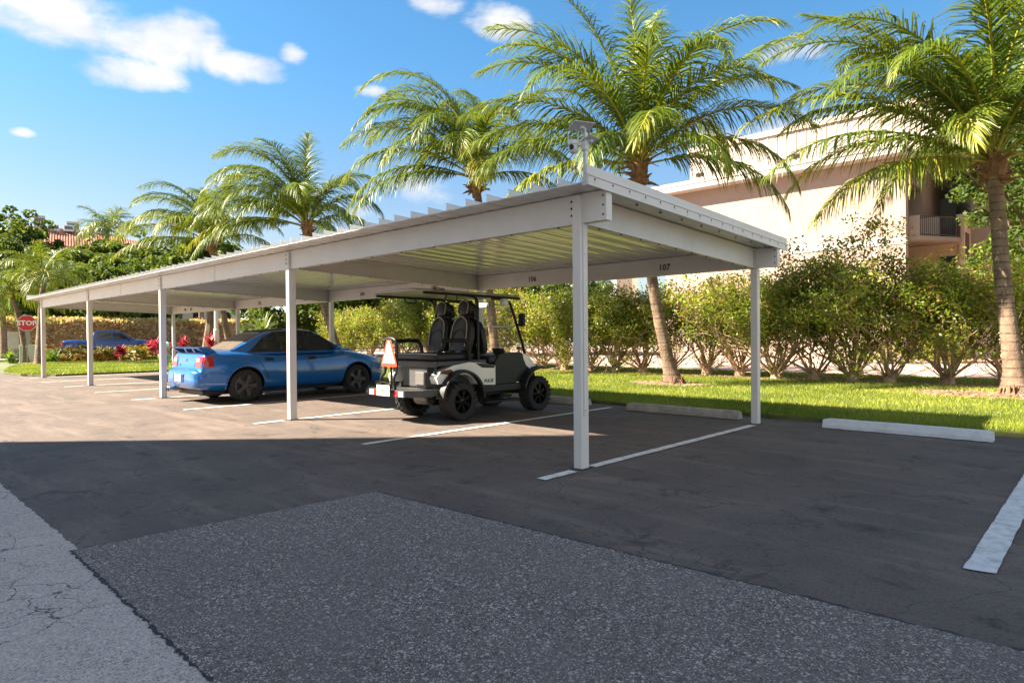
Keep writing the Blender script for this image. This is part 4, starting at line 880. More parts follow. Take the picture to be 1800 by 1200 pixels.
def tree(label, x, y, H, R, seed, trunk_h=.35, leaf=.16, dens=1.0, tone=.4, group=None, name='broadleaf_tree', crownz=None, r0=.3, flat=.75):
    rr = random.Random(seed); rng = np.random.default_rng(seed); t = thing(name, label, 'tree', (x, y, 0), 0, group)
    mb = MB(); tips = []; th = H*trunk_h
    tp = Vector((rr.uniform(-.3, .3), rr.uniform(-.3, .3), th)); mb.tube([(0, 0, -.05), (0, 0, .15), tp*.5+Vector((.1, 0, 0)), tp], [r0*1.4, r0*1.1, r0*.9, r0*.75], 9)
    for i in range(5):
        a = 2*PI*i/5+rr.uniform(-.4, .4); tilt = rr.uniform(.3, .95); d = Vector((math.cos(a)*math.sin(tilt), math.sin(a)*math.sin(tilt), math.cos(tilt)))
        branch(mb, rr, tp*rr.uniform(.75, 1), d, (H-th)*.42, r0*.45, 2, tips, .6, .12, 6)
    mb.build('trunk', M_TRUNK, t)
    cz = th+(H-th)*.5; rz = (H-th)*.5*1.05
    n1 = int(150*dens); u = rng.normal(size=(n1, 3)); u /= np.linalg.norm(u, axis=1)[:, None]; rad = rng.uniform(.30, 1, n1)**.45
    C = u*rad[:, None]*np.array([R, R, rz]); C *= (1+.16*np.sin(u[:, [0]]*5+seed)+.12*np.sin(u[:, [2]]*7+u[:, [1]]*4+seed*2)); C[:, 2] += cz
    C = C[C[:, 2] > th*.55]
    m = 62; s = R*.155
    # each clump is a flattened puff, leaves thickest on its upper skin
    w = rng.normal(size=(len(C), m, 3)); w /= np.linalg.norm(w, axis=2)[:, :, None]; w *= rng.uniform(.35, 1, (len(C), m, 1))**.5; w *= s*np.array([1.15, 1.15, flat])*rng.uniform(.6, 1.35, (len(C), 1, 1))
    pts = (C[:, None, :]+w).reshape(-1, 3); out = w.reshape(-1, 3); out = out/(np.linalg.norm(out, axis=1)[:, None]+1e-9)
    V, F = leaf_cloud(pts, rng, leaf, .55, .25, out)
    r = np.clip(tone+np.repeat(rng.normal(0, .12, len(C)), m)+rng.normal(0, .15, len(F)), 0, 1)
    link('crown', np_mesh('crown', V, F, r, LEAF_T), t)
def place(px, d): q = at(px, 620, d); return q[0], q[1]
TG = 'broadleaf trees behind the far hedge'
for i, (px, d, H, R, lab) in enumerate([(-30, 58, 12.6, 4.6, 'tall round tree cut by the left edge of the picture'), (22, 62, 13.6, 3.9, 'tall dark green tree left of the tile roof'), (112, 64, 10.0, 3.7, 'round tree in front of the left end of the tile roof'), (160, 60, 10.2, 3.7, 'light topped tree in front of the middle of the tile roof'),
        (215, 62, 11.0, 3.8, 'bright green tree below the distant palm'), (266, 66, 10.6, 3.4, 'tree at the right end of the tile roof'), (300, 60, 9.8, 4.0, 'dark tree behind the low palm fronds'), (345, 64, 9.4, 4.2, 'dark tree hidden behind the roof line'), (70, 52, 8.2, 3.6, 'low dark tree behind the short palms'), (225, 50, 7.4, 3.6, 'low shaded tree above the carport roof, left part'), (135, 52, 7.6, 3.8, 'low shaded tree above the end of the carport roof')]):
    x, y = place(px, d*1.3); tree(lab, x, y, 1.25+(H-1.25)*1.3, R*1.3, 200+i, .28, .26, 1.0, .38, TG, r0=.36)
x, y = place(366, 45); tree('thick trunked tree seen under the carport roof', x, y, 8.0, 3.0, 231, .5, .2, .6, .35, TG, r0=.42)
x, y = place(204, 57); tree('forked tree seen under the carport roof above the pickup', x, y, 7.6, 3.0, 233, .42, .2, .6, .35, TG, r0=.22)
q = at(1800, 600, 19.0); tree('dark broadleaf tree behind the leaning palm', q[0], q[1], 10.4, 2.6, 241, .42, .085, 1.5, .30, None, r0=.16)
q = at(1930, 600, 24.0); tree('broadleaf tree beyond the right edge', q[0], q[1], 9.5, 3.4, 243, .35, .12, 1.2, .35, None, r0=.2)
q = at(1845, 600, 26); tree('green tree low at the right edge beside the stair wing', q[0], q[1], 5.6, 2.2, 245, .3, .1, 1.0, .55, None, r0=.12)
def shrub(name, label, x, y, R, H, seed, mat, leaf=.06, n=1500, z=.05, group=None, tone=.5, cat='shrub', spread=.16):
    rr = random.Random(seed); rng = np.random.default_rng(seed); t = thing(name, label, cat, (x, y, z), 0, group)
    mb = MB()
    for i in range(6):
        a = rr.uniform(0, 2*PI); mb.tube([(0, 0, -.02), (math.cos(a)*R*.3, math.sin(a)*R*.3, H*.4), (math.cos(a)*R*.6, math.sin(a)*R*.6, H*.8)], [.02, .014, .006], 5)
    mb.build('stems', M_TWIG, t)
    u = rng.normal(size=(n, 3)); u /= np.linalg.norm(u, axis=1)[:, None]; u[:, 2] = np.abs(u[:, 2])*1.0
    rad = rng.uniform(.35, 1, n)**.45; pts = u*rad[:, None]*np.array([R, R, H])*(1+spread*np.sin(u[:, [0]]*7+seed)+spread*np.sin(u[:, [1]]*9+seed)); pts[:, 2] += .04
    V, F = leaf_cloud(pts, rng, leaf, .5, .3, u)
    link('foliage', np_mesh('foliage', V, F, np.clip(tone+rng.normal(0, .24, n), 0, 1), mat), t); return t
q = on_ground(1662, 637, .04); shrub('clipped_bush', 'clipped bright green bush by the walk at the foot of the peach building', q[0], q[1], 1.0, 2.1, 251, LEAF_H, .06, 3600, .04, None, .62)
q = at(1560, 634, 26); shrub('clipped_bush', 'low green bush against the peach wall behind the tallest hedge bush', q[0], q[1], 1.1, 1.3, 252, LEAF_H, .06, 2200, .04, None, .55)
# clipped brown hedge beyond the street, one continuous row
def far_hedge():
    rng = np.random.default_rng(300); t = thing('clipped_hedge', 'long clipped hedge beyond the street, brown with a yellow green top', 'hedge', (-58.5, 8, .1))
    n = 46000; P = np.empty((n, 3)); P[:, 1] = rng.uniform(-16, 30, n)
    face = rng.random(n); P[:, 0] = np.where(face < .65, .9+rng.normal(0, .16, n), rng.uniform(-.9, .9, n)); P[:, 2] = np.where(face < .65, 2.75*rng.uniform(0, 1, n)**.85, 2.72+rng.normal(0, .10, n))
    P[:, 0] += .12*np.sin(P[:, 1]*1.7)+.1*np.sin(P[:, 2]*4+P[:, 1]); out = np.zeros((n, 3)); out[:, 0] = 1
    V, F = leaf_cloud(P, rng, .13, .55, .2, out*.5)
    top = P[:, 2] > 2.58; r = np.where(top, rng.uniform(.55, 1, n), rng.uniform(0, .74, n)); r = np.where((~top) & (rng.random(n) < .10), rng.uniform(.75, .95, n), r)
    link('foliage', np_mesh('foliage', V, F, r, LEAF_B), t)
    mb = MB(); mb.box(-.6, -.5, -16, 30, 0, .9); mb.build('thicket', pm('thicket', (.26, .17, .10), 1, var=.5, scale=2), t)
far_hedge()
# flower bed by the drive: crotons, ti plants, ferns
CROT = leaf_mat('croton_leaf', [(0, (.05, .10, .01)), (.35, (.16, .24, .02)), (.55, (.42, .38, .03)), (.75, (.55, .20, .03)), (1, (.45, .06, .02))], trans=.25, tcol=(.5, .35, .03))
for i, (px, d, R, H, tn) in enumerate([(98, 35.2, .55, .75, .38), (118, 35.3, .6, .9, .45), (138, 35.0, .6, .85, .42), (152, 34.6, .5, .6, .62), (180, 35.5, .6, .95, .40), (168, 34.3, .5, .55, .68), (238, 36.4, .65, .9, .38), (252, 36.0, .6, .85, .42), (110, 34.5, .45, .4, .72), (194, 35.8, .5, .8, .5), (224, 36.8, .55, .8, .45)]):
    q = at(px, 630, d); H *= .8; shrub('croton_bush', ['yellow green croton nearest the stop sign', 'yellow and green croton second from the stop sign', 'yellow tipped croton below the pickup tailgate', 'orange croton left of the second carport post', 'large green croton left of the red ti plant', 'orange leaved croton just right of the second post', 'green croton right of the red ti plant', 'yellow green croton left of the big crimson ti plant', 'low coral croton in front of the yellow ones', 'mixed red and green croton touching the red ti plant', 'green croton behind the red ti plant'][i], q[0], q[1], R, H, 320+i, CROT, .085, 700, .06, 'crotons in the flower bed', tn)
TI = leaf_mat('ti_leaf', [(0, (.10, .010, .022)), (.5, (.34, .022, .045)), (1, (.62, .07, .10))], rough=.35, trans=.3, tcol=(.7, .06, .08))
def rosette(name, label, x, y, H, Lf, n, seed, mat, z=.06, group=None, w=.05, tone=.5, cat='plant', stems=2):
    rr = random.Random(seed); t = thing(name, label, cat, (x, y, z), 0, group); V, F, R = [], [], []; mb = MB(); o = 0
    for s in range(stems):
        a0 = rr.uniform(0, 2*PI); tp = Vector((math.cos(a0)*.18*s, math.sin(a0)*.18*s, H*(1-.25*s))); mb.tube([(0, 0, -.02), tp*.5, tp], [.03, .025, .02], 5)
        for k in range(n):
            a = k*2.4+rr.uniform(-.3, .3); e = rr.uniform(-.3, 1.35); d = Vector((math.cos(a)*math.cos(e), math.sin(a)*math.cos(e), math.sin(e))); L = Lf*rr.uniform(.7, 1.15); p = tp-Vector((0, 0, rr.uniform(0, .3)*H)); sd = d.cross(Vector((0, 0, 1))).normalized()
            tn = min(1, max(0, tone+rr.gauss(0, .22)))
            for i in range(4):
                ww = (.35, 1, .8, .05)[i]*w; V.append(tuple(p-sd*ww)); V.append(tuple(p+sd*ww))
                if i < 3: F.append((o+2*i, o+2*i+1, o+2*i+3, o+2*i+2)); R.append(tn); p = p+d*L/3; d = (d+Vector((0, 0, -.28))).normalized()
            o += 8
    mb.build('stem', M_TWIG, t); link('foliage', np_mesh('foliage', V, F, R, mat), t)
for px, d, H, L, lab, sd in ((211, 35.0, .55, .5, 'red ti plant in the flower bed right of the second carport post', 1), (274, 36.5, .95, .62, 'big crimson ti plant left of the third carport post', 2), (322, 38, 1.0, .6, 'crimson ti plant behind the sedan spoiler, left one', 3), (368, 38, 1.15, .65, 'crimson ti plant behind the sedan rear window', 4), (262, 37.2, .8, .55, 'crimson ti plant behind the big one', 5), (298, 37.4, .6, .5, 'crimson ti plant beside the hose', 6)):
    q = at(px, 630, d); rosette('ti_plant', lab, q[0], q[1], H, L, 40, 340+sd, TI, .06, 'red ti plants in the flower bed', .055)
FERN = leaf_mat('fern_blade', [(0, (.07, .14, .01)), (1, (.22, .33, .02))], trans=.35, tcol=(.35, .5, .03))
for px, d, lab in ((88, 33.6, 'bright green fern at the foot of the far end post'), (22, 35, 'strappy green plant left of the stop sign post'), (36, 35.2, 'strappy green plant just right of the stop sign post'), (98, 33.4, 'bright green fern right of the far end post')):
    q = at(px, 632, d); rosette('fern', lab, q[0], q[1], .12, .7, 60, int(px), FERN, .05, 'ferns by the stop sign', .03, .6)
SPIKE = leaf_mat('spiky_blade', [(0, (.06, .11, .03)), (.5, (.16, .22, .06)), (1, (.40, .40, .18))], rough=.4, trans=.2)
q = at_y(462, 600, 9.5); rosette('spiky_plant', 'large spiky variegated plant behind the roof of the blue sedan', q[0], 9.5, 1.5, 1.25, 90, 371, SPIKE, .05, None, .045, .55, 'plant', 3)
q = at(1800, 470, 16.5); rosette('fan_palm', 'small fan palm with bright leaves at the right edge', q[0], q[1], 2.6, 1.0, 70, 373, FERN, .05, None, .045, .6, 'palm tree', 1)

for i, (px, d, H, R, lab) in enumerate([(600, 40, 6.0, 3.2, 'dark tree behind the hedge, left of the golf cart'), (700, 42, 6.2, 3.4, 'dark tree behind the hedge, above the warning triangle'), (800, 40, 5.6, 3.2, 'dark tree behind the hedge, behind the golf cart seats'), (890, 42, 5.6, 3.2, 'dark tree behind the hedge, right of the golf cart'), (990, 44, 5.2, 3.0, 'tree behind the hedge, left of the near post'), (505, 42, 6.0, 3.2, 'dark tree behind the hedge, above the sedan roof'), (1060, 40, 3.6, 2.4, 'low tree behind the hedge, below the far white building')]):
    x, y = place(px, d); tree(lab, x, y, H, R, 270+i, .2, .17, .8, .38, 'trees beyond the paved walk', r0=.15)

# ------------------------------------------------------------------ sign, boxes, lamp, hose
M_GALV = pm('galvanised', (.60, .61, .63), .4, .4)
def build_sign():
    p = at(48, 642, 31.8); face = math.atan2(CAM[1]-p[1], CAM[0]-p[0])
    t = thing('stop_sign', 'red octagonal stop sign on a grey post at the drive corner', 'sign', (p[0], p[1], .05), face+PI/2)
    mb = MB(); mb.box(-.03, .03, .012, .05, -.03, 2.42); mb.build('post', pm('sign_post', (.30, .30, .30), .5, .3), t)
    R = .38/math.cos(PI/8); cz = 2.02; o8 = lambda r: [(r*math.cos(PI/8+k*PI/4), cz+r*math.sin(PI/8+k*PI/4)) for k in range(8)]
    mb = MB(); mb.prism(o8(R), .0, .012, 'y'); mb.m = 1; mb.prism(o8(R*.945), -.004, -.0005, 'y')
    mb.build('sign_plate', [pm('sign_white', (.80, .80, .78), .4), pm('sign_red', (.52, .02, .03), .35)], t)
    lettering('STOP', .32, pm('sign_white', (.80, .80, .78), .4), basis((0, -.007, cz-.01), (1, 0, 0), (0, 0, 1)), t, 'lettering', .002, 1.0)
build_sign()
def box_on_pole():
    M_BX = pm('pale_green_cabinet', (.46, .53, .45), .6, var=.05, dirt=(.3, .33, .28), dscale=3, damt=.4); M_GB = pm('grey_cabinet', (.42, .41, .38), .6, var=.06)
    p = at(49, 634, 34.0); f = math.atan2(CAM[1]-p[1], CAM[0]-p[0])+PI/2
    t = thing('utility_cabinet', 'pale green utility cabinet right behind the stop sign post', 'utility box', (p[0], p[1], .05), f)
    mb = MB(); mb.box(-.36, .36, 0, .5, 0.0, .92, .02); mb.box(-.34, .34, -.012, -.001, .06, .44); mb.box(-.34, .34, -.012, -.001, .47, .88); mb.build('casing', M_BX, t)
    mb = MB(); mb.box(-.40, .40, -.06, .56, -.06, .0); mb.build('base', M_CONC, t)
    p = at(29, 634, 35.0); t = thing('meter_box', 'grey electrical boxes on a post left of the stop sign', 'utility box', (p[0], p[1], .05), f)
    mb = MB(); mb.box(-.36, .12, 0, .22, .72, 1.62, .015); mb.build('casing', M_GB, t)
    mb = MB(); mb.box(-.22, .06, 0, .2, .18, .70, .012); mb.build('lower_box', M_GB, t)
    mb = MB(); mb.box(.13, .22, -.02, .08, -.05, 1.70); mb.build('post', pm('grey_post', (.25, .24, .23), .7), t)
    mb = MB(); mb.box(.25, .62, .15, .35, .75, 1.62, .015); mb.build('rear_box', pm('rear_cabinet', (.30, .31, .27), .6), t)
box_on_pole()
def lamp():
    p = at(381, 640, 38.5); t = thing('lamp_post', 'white lamp post seen under the roof behind the sedan', 'lamp post', (p[0], p[1], .05))
    M_W = pm('white_pole', (.72, .71, .68), .5)
    mb = MB(); mb.tube([(0, 0, 0), (0, 0, 1.7)], .15, 12); mb.tube([(0, 0, 1.7), (0, 0, 1.76)], [.16, .12], 12); mb.tube([(0, 0, 1.76), (0, 0, 5.2)], [.12, .09], 12); mb.build('pole', M_W, t, True)
    mb = MB(); mb.tube([(0, 0, 5.2), (0, -.8, 5.3)], .05, 8); mb.box(-.16, .16, -1.4, -.8, 5.24, 5.36, .03); mb.build('lamp_head', M_W, t)
    p = at(157, 640, 50); t = thing('white_pole', 'short white pole behind the pickup cab, right of the second post', 'pole', (p[0], p[1], .05))
    mb = MB(); mb.tube([(0, 0, 0), (0, 0, 3.0)], .14, 12); mb.lathe([(.15, 3.0), (.15, 3.06), (0, 3.1)], 12); mb.build('shaft', M_W, t)
lamp()
def hose():
    x, y, z = -21.96-.05, 3.93, 0; M_H = pm('green_hose', (.10, .30, .20), .4)
    t = thing('garden_hose', 'green garden hose coiled on a hook at the far rear post', 'hose', (x, y, 0))
    rr = random.Random(8); mb = MB()
    for k in range(5):
        w = .20+rr.uniform(-.03, .03); h0, h1 = rr.uniform(.22, .34), 1.12+rr.uniform(-.03, .03); pts = []
        for i in range(25):
            a = 2*PI*i/24; pts.append((-.20+w*math.cos(a)*(1+.12*math.sin(a)), -.03-.022*k+.01*math.sin(2*a), (h0+h1)/2+(h1-h0)/2*math.sin(a)))
        mb.tube(pts, .013, 6, False)
    mb.build('coil', M_H, t, True)
    mb = MB(); mb.tube([(-.03, .0, 1.10), (-.2, -.02, 1.09), (-.25, -.12, 1.16)], .014, 6); mb.build('hook', M_DARK, t)
hose()

# ------------------------------------------------------------------ vehicles
M_BLUE = pm('blue_car_paint', (.003, .125, .42), .25, .1, coat=1.0, dirt=(.04, .12, .30), dscale=1.8, damt=.25)
M_TIRE = pm('tyre_rubber', (.022, .021, .020), .85, var=.2, scale=6, bump=.3, bscale=40)
M_RIM = pm('dark_alloy', (.075, .073, .073), .4, .3)
M_BLACK = pm('black_plastic', (.010, .010, .0105), .5, var=.1)
M_CGLASS = pm('tinted_glass', (.012, .013, .012), .04, spec=.8)
M_DUST = pm('dusty_glass', (.11, .092, .072), .35, var=.15, scale=3)
M_RED = pm('red_lens', (.42, .008, .008), .12, coat=1)
M_CLEAR = pm('clear_lens', (.62, .56, .54), .12, coat=1)
M_CHROME = pm('chrome', (.75, .75, .75), .15, 1.0)
M_PLATE = pm('plate_white', (.78, .76, .70), .5); M_PLG = pm('plate_green', (.06, .18, .08), .5); M_ORG = pm('plate_orange', (.75, .25, .03), .5)
def interp(xs, ys): return lambda x: float(np.interp(x, xs, ys))
def smooth_interp(pts):
    xs = np.array([p[0] for p in pts]); ys = np.array([p[1] for p in pts]); m = np.gradient(ys, xs)
    for i in range(len(xs)-1):
        if ys[i] == ys[i+1]: m[i] = m[i+1] = 0
    def f(x):
        x = min(max(x, xs[0]), xs[-1]); i = min(max(int(np.searchsorted(xs, x))-1, 0), len(xs)-2); h = xs[i+1]-xs[i]; t = (x-xs[i])/h
        return float(ys[i]*(2*t**3-3*t*t+1)+m[i]*h*(t**3-2*t*t+t)+ys[i+1]*(-2*t**3+3*t*t)+m[i+1]*h*(t**3-t*t))
    return f
def cut(o, cutters, mat):
    """scoop wheel wells out of a body mesh"""
    o.data.materials.append(mat)
    for (V, F) in cutters:
        me = bpy.data.meshes.new('well'); me.from_pydata(V, [], F)
        for m in o.data.materials: me.materials.append(m)
        for p in me.polygons: p.material_index = len(o.data.materials)-1
        c = bpy.data.objects.new('well', me); COL.objects.link(c); c.parent = o.parent
        md = o.modifiers.new('well', 'BOOLEAN'); md.operation = 'DIFFERENCE'; md.object = c; md.solver = 'EXACT'
        dg = bpy.context.evaluated_depsgraph_get(); dg.update(); new = bpy.data.meshes.new_from_object(o.evaluated_get(dg))
        o.modifiers.clear(); old = o.data; o.data = new; bpy.data.objects.remove(c); bpy.data.meshes.remove(me)
    return o
def cyl(x, z, r, y0, y1, n=32):
    V = [(x+r*math.cos(2*PI*k/n), y, z+r*math.sin(2*PI*k/n)) for y in (y0, y1) for k in range(n)]
    F = [tuple(range(n)), tuple(range(2*n-1, n-1, -1))]+[(k, k+n, (k+1) % n+n, (k+1) % n) for k in range(n)]
    return V, F
def wheel(parent, x, y, r, w, rimr, side, spokes, mats, tread=0, dish=.03, fat=.032):
    """tyre with rim as its sub-part; side +1 = outer face towards +y"""
    tyre_m, rim_m = mats; mb = MB(); mb.M = Matrix.Translation((x, y, r)); h = w/2
    mb.lathe([(rimr, -h*.8), (rimr+.012, -h*.95), ((r+rimr)/2, -h), (r*.94, -h*.92), (r*.995, -h*.7), (r, 0), (r*.995, h*.7), (r*.94, h*.92), ((r+rimr)/2, h), (rimr+.012, h*.95), (rimr, h*.8), (rimr-.012, 0)], 40, 'y', True)
    if tread:
        for k in range(tread):
            a = 2*PI*k/tread
            for j, yy in enumerate((-.78, -.28, .28, .78)):
                aa = a+(PI/tread if j % 2 else 0); mb.M = Matrix.Translation((x, y, r)) @ Matrix.Rotation(aa, 4, 'Y'); mb.box(-r*.55/tread*3.0, r*.55/tread*3.0, yy*h-h*.21, yy*h+h*.21, r*.97, r*1.022, .004, 1)
            for s in (-1, 1):
                mb.M = Matrix.Translation((x, y, r)) @ Matrix.Rotation(a, 4, 'Y'); mb.box(-r*.06, r*.06, s*h*.90-.012, s*h*.90+.012, r*.80, r*.99, .004, 1)
    mb.M = Matrix.Identity(4); ty = mb.build('tyre', tyre_m, parent, True)
    mb = MB(); s = side; ya = s*h*.82; T0 = Matrix.Translation((x, y, r)); mb.M = T0
    mb.lathe([(rimr*1.0, -h*.8), (rimr*1.0, ya), (rimr*.93, ya+s*.006), (rimr*.90, ya-s*.01), (rimr*.89, ya-s*.09), (0, ya-s*.10)], 36, 'y')
    for k in range(spokes):
        mb.M = T0 @ Matrix.Rotation(2*PI*(k+.25)/spokes, 4, 'Y'); yo = ya-s*.004
        poly = [(-fat*1.5, rimr*.12), (-fat*.85, rimr*.5), (-fat*1.35, rimr*.93), (fat*1.35, rimr*.93), (fat*.85, rimr*.5), (fat*1.5, rimr*.12)]
        mb.prism(poly, yo-s*(dish+.02), yo-s*.004, 'y')
    mb.M = T0; mb.lathe([(rimr*.24, ya-s*.05), (rimr*.24, ya-s*.008), (rimr*.12, ya-s*.002), (0, ya-s*.002)], 16, 'y')
    for k in range(5):
        mb.M = T0 @ Matrix.Rotation(2*PI*k/5+.3, 4, 'Y') @ Matrix.Translation((0, 0, rimr*.33)); mb.lathe([(.009, ya-s*.03), (.009, ya-s*.0), (0, ya-s*.0)], 6, 'y')
    mb.M = Matrix.Identity(4); mb.build('rim', rim_m, ty, True); return ty
def shell(stations, zt, zb, w, pw=4.5, tum=.06, npt=40, taper_top=0):
    """closed loft of super-ellipse sections along x"""
    mb = MB(); rows = []
    for x in stations:
        a, b, hw = zb(x), zt(x), w(x); c, h = (a+b)/2, (b-a)/2; row = []
        for k in range(npt):
            th = 2*PI*k/npt; cs, sn = math.cos(th), math.sin(th)
            y = hw*abs(cs)**(2/pw)*(1 if cs >= 0 else -1); z = c+h*abs(sn)**(2/pw)*(1 if sn >= 0 else -1)
            u = (z-c)/h; y *= 1-tum*max(0, u)**1.5-.05*max(0, -u)**2
            row.append((x, y, z))
        rows.append(row+[row[0]])
    n = npt; vs = [p for r in rows for p in r[:n]]; fs = []
    for i in range(len(rows)-1):
        for k in range(n): fs.append((i*n+k, i*n+(k+1) % n, (i+1)*n+(k+1) % n, (i+1)*n+k))
    fs += [tuple(range(n-1, -1, -1)), tuple(range((len(rows)-1)*n, len(rows)*n))]
    mb.add(vs, fs); return mb
def side_y(x, z, zt, zb, w, pw=4.5, tum=.06):
    a, b, hw = zb(x), zt(x), w(x); c, h = (a+b)/2, (b-a)/2; u = max(-1, min(1, (z-c)/h))
    return hw*(1-abs(u)**pw)**(1/pw)*(1-tum*max(0, u)**1.5-.05*max(0, -u)**2)
def end_x(y, z, x0, x1, inside, n=30):
    """walk in from x0 (outside) towards x1 until the body is met"""
    for _ in range(n):
        xm = (x0+x1)/2
        if inside(xm, y, z): x1 = xm
        else: x0 = xm
    return x1
def patch(P, thick, nrm):
    """slightly raised panel from a grid of points on a surface"""
    mb = MB(); n = Vector(nrm); top = [[tuple(Vector(p)+n*thick) for p in r] for r in P]; r, c = len(P), len(P[0])
    o = len(mb.v); mb.grid(top)
    base = [tuple(Vector(p)-n*.004) for row in P for p in row]; mb.add(base, [])
    rim = [(0, j) for j in range(c)]+[(i, c-1) for i in range(1, r)]+[(r-1, j) for j in range(c-2, -1, -1)]+[(i, 0) for i in range(r-2, 0, -1)]
    for k in range(len(rim)):
        a, b = rim[k], rim[(k+1) % len(rim)]; mb.f.append((a[0]*c+a[1], b[0]*c+b[1], r*c+b[0]*c+b[1], r*c+a[0]*c+a[1])); mb.mi.append(0)
    return mb
def build_sedan():
    t = thing('sedan', 'bright blue four door sedan with boot spoiler and dusty rear window', 'car', (-9.62, 2.06, 0), PI/2)
    zt = smooth_interp([(-2.215, .50), (-2.205, .57), (-2.17, .635), (-2.10, .665), (-2.075, .70), (-2.05, .86), (-2.02, .95), (-1.93, .985), (-1.6, 1.005), (-1.2, .99), (0, .955), (.7, .965), (.95, .985), (1.3, .935), (1.7, .845), (1.95, .755), (2.08, .66), (2.15, .55), (2.18, .47)])
    zb = smooth_interp([(-2.215, .40), (-2.18, .33), (-2.08, .27), (-1.8, .225), (-1.2, .20), (1.3, .20), (1.9, .21), (2.1, .25), (2.18, .33)])
    w = smooth_interp([(-2.215, .50), (-2.195, .63), (-2.15, .735), (-2.05, .795), (-1.85, .835), (-1.35, .868), (-.7, .862), (0, .862), (.8, .862), (1.3, .872), (1.75, .84), (1.98, .75), (2.1, .63), (2.18, .45)])
    st = np.unique(np.concatenate([np.linspace(-2.215, -1.9, 26), np.linspace(-1.9, 1.85, 60), np.linspace(1.85, 2.18, 16)]))
    body = shell(st, zt, zb, w, 6.5, .06, 56).build('body', M_BLUE, t)
    cuts = []
    for x in (-1.262, 1.262):
        for s in (-1, 1): cuts.append(cyl(x, .325, .375, *sorted((s*.60, s*1.0))))
    cut(body, cuts, M_BLACK)
    body.data.update(); link_smooth(body)
    S = lambda x, z: side_y(x, z, zt, zb, w, 6.5, .06)
    inside = lambda x, y, z: zb(x) < z < zt(x) and abs(y) < S(x, z)
    # cabin
    zr = smooth_interp([(-1.58, .985), (-1.50, 1.005), (-1.2, 1.165), (-.9, 1.325), (-.72, 1.392), (-.4, 1.43), (-.05, 1.44), (.2, 1.425), (.38, 1.385), (.65, 1.215), (.95, 1.03), (1.08, .95)])
    yb = smooth_interp([(-1.58, .60), (-1.3, .70), (-.9, .775), (-.3, .80), (.4, .795), (.8, .755), (1.08, .68)])
    zbase = .93
    ysd = lambda x, z: yb(x)-.40*(z-zbase)-.09*max(0, z-zbase)**2
    def sect(x, n=22):
        """half section from the belt over the roof; returns (y,z) list for y>=0 from outside in"""
        top = zr(x); hh = max(top-zbase, .012); out = []
        for k in range(n+1):
            u = k/n
            if u < .5: z = zbase+(hh*.86)*(u/.5); out.append((ysd(x, z), z))
            else:
                v = (u-.5)/.5; y0 = ysd(x, zbase+hh*.86); a = v*PI/2
                y = y0*(1-v**1.15) ; z = zbase+hh*.86+hh*.14*math.sin(min(1, v*2.2)*PI/2)*(.86+.14*v)
                out.append((y, min(z, top)))
        return out
    rows = []
    for x in np.unique(np.concatenate([np.linspace(-1.58, .5, 70), np.linspace(.5, 1.08, 20)])):
        h = sect(x); row = [(x, y, z) for y, z in h]+[(x, -y, z) for y, z in reversed(h[:-1])]; rows.append(row)
    SIDE_W = [[(-1.12, .985), (-.05, .99), (-.07, 1.392), (-.60, 1.358), (-.83, 1.25)], [(.03, .99), (.86, 1.005), (.48, 1.262), (.25, 1.372), (.01, 1.392)]]
    def in_poly(pl, x, z):
        r = False; j = len(pl)-1
        for i in range(len(pl)):
            if (pl[i][1] > z) != (pl[j][1] > z) and x < (pl[j][0]-pl[i][0])*(z-pl[i][1])/(pl[j][1]-pl[i][1])+pl[i][0]: r = not r
            j = i
        return r
    mb = MB(); mb.grid(rows)
    keep = [f for f in mb.f if not any(all(in_poly(pl, mb.v[i][0], mb.v[i][2]) for i in f) for pl in SIDE_W)]     # glazed openings
    mb.f = keep; mb.mi = [0]*len(keep); mb.build('cabin', M_BLUE, t, True, 50)
    M_TRIMI = pm('grey_interior', (.10, .095, .09), .8)
    for y in (-.36, .36):
        for x, h in ((-.85, 1.03), (.12, 1.16)):
            mb = MB(); mb.box(x-.30, x-.16, y-.23, y+.23, .9, h, .05, 3); mb.box(x-.30, x-.20, y-.12, y+.12, h+.005, h+.15, .04, 3); mb.build('car_seat', M_TRIMI, t, True)
    mb = MB(); mb.tube([(.50, .36+.17*math.cos(a), 1.03+.16*math.sin(a)) for a in np.linspace(0, 2*PI, 20)], .014, 6); mb.build('steering_wheel', M_BLACK, t)
    SIDE_G = glass_mat('side_glass', (.24, .26, .25), .16, .02)
    def side_patch(q, s, n=8):
        """q: lower edge and upper edge polylines in (x,z), mapped on the cabin side"""
        lo, hi = q; L = lambda pl, u: (float(np.interp(u, np.linspace(0, 1, len(pl)), [p[0] for p in pl])), float(np.interp(u, np.linspace(0, 1, len(pl)), [p[1] for p in pl])))
        P = []
        for i in range(n+1):
            v = i/n; row = []
            for j in range(17):
                a, b = L(lo, j/16), L(hi, j/16); x, z = a[0]*(1-v)+b[0]*v, a[1]*(1-v)+b[1]*v; row.append((x, s*ysd(x, z), z))
            P.append(row)
        return patch(P, .005, (0, s*.93, .37))
    for s in (-1, 1):
        for pl in SIDE_W:
            mb = MB(); mb.tube([(x, s*(ysd(x, z)+.003), z) for x, z in pl+pl[:1]], .013, 6); mb.build('window_frame', M_BLACK, t)
        side_patch((((-1.12, .985), (-.6, .99), (-.05, .99)), ((-.83, 1.25), (-.60, 1.358), (-.07, 1.392))), s).build('rear_window', SIDE_G, t, True)
        side_patch((((.03, .99), (.45, .99), (.86, 1.005)), ((.01, 1.392), (.25, 1.372), (.48, 1.262))), s).build('front_window', SIDE_G, t, True)
        side_patch((((-1.17, .965), (-.5, .967), (.90, .975)), ((-1.17, .983), (-.5, .987), (.90, .993))), s, 2).build('window_trim', M_BLACK, t, True)
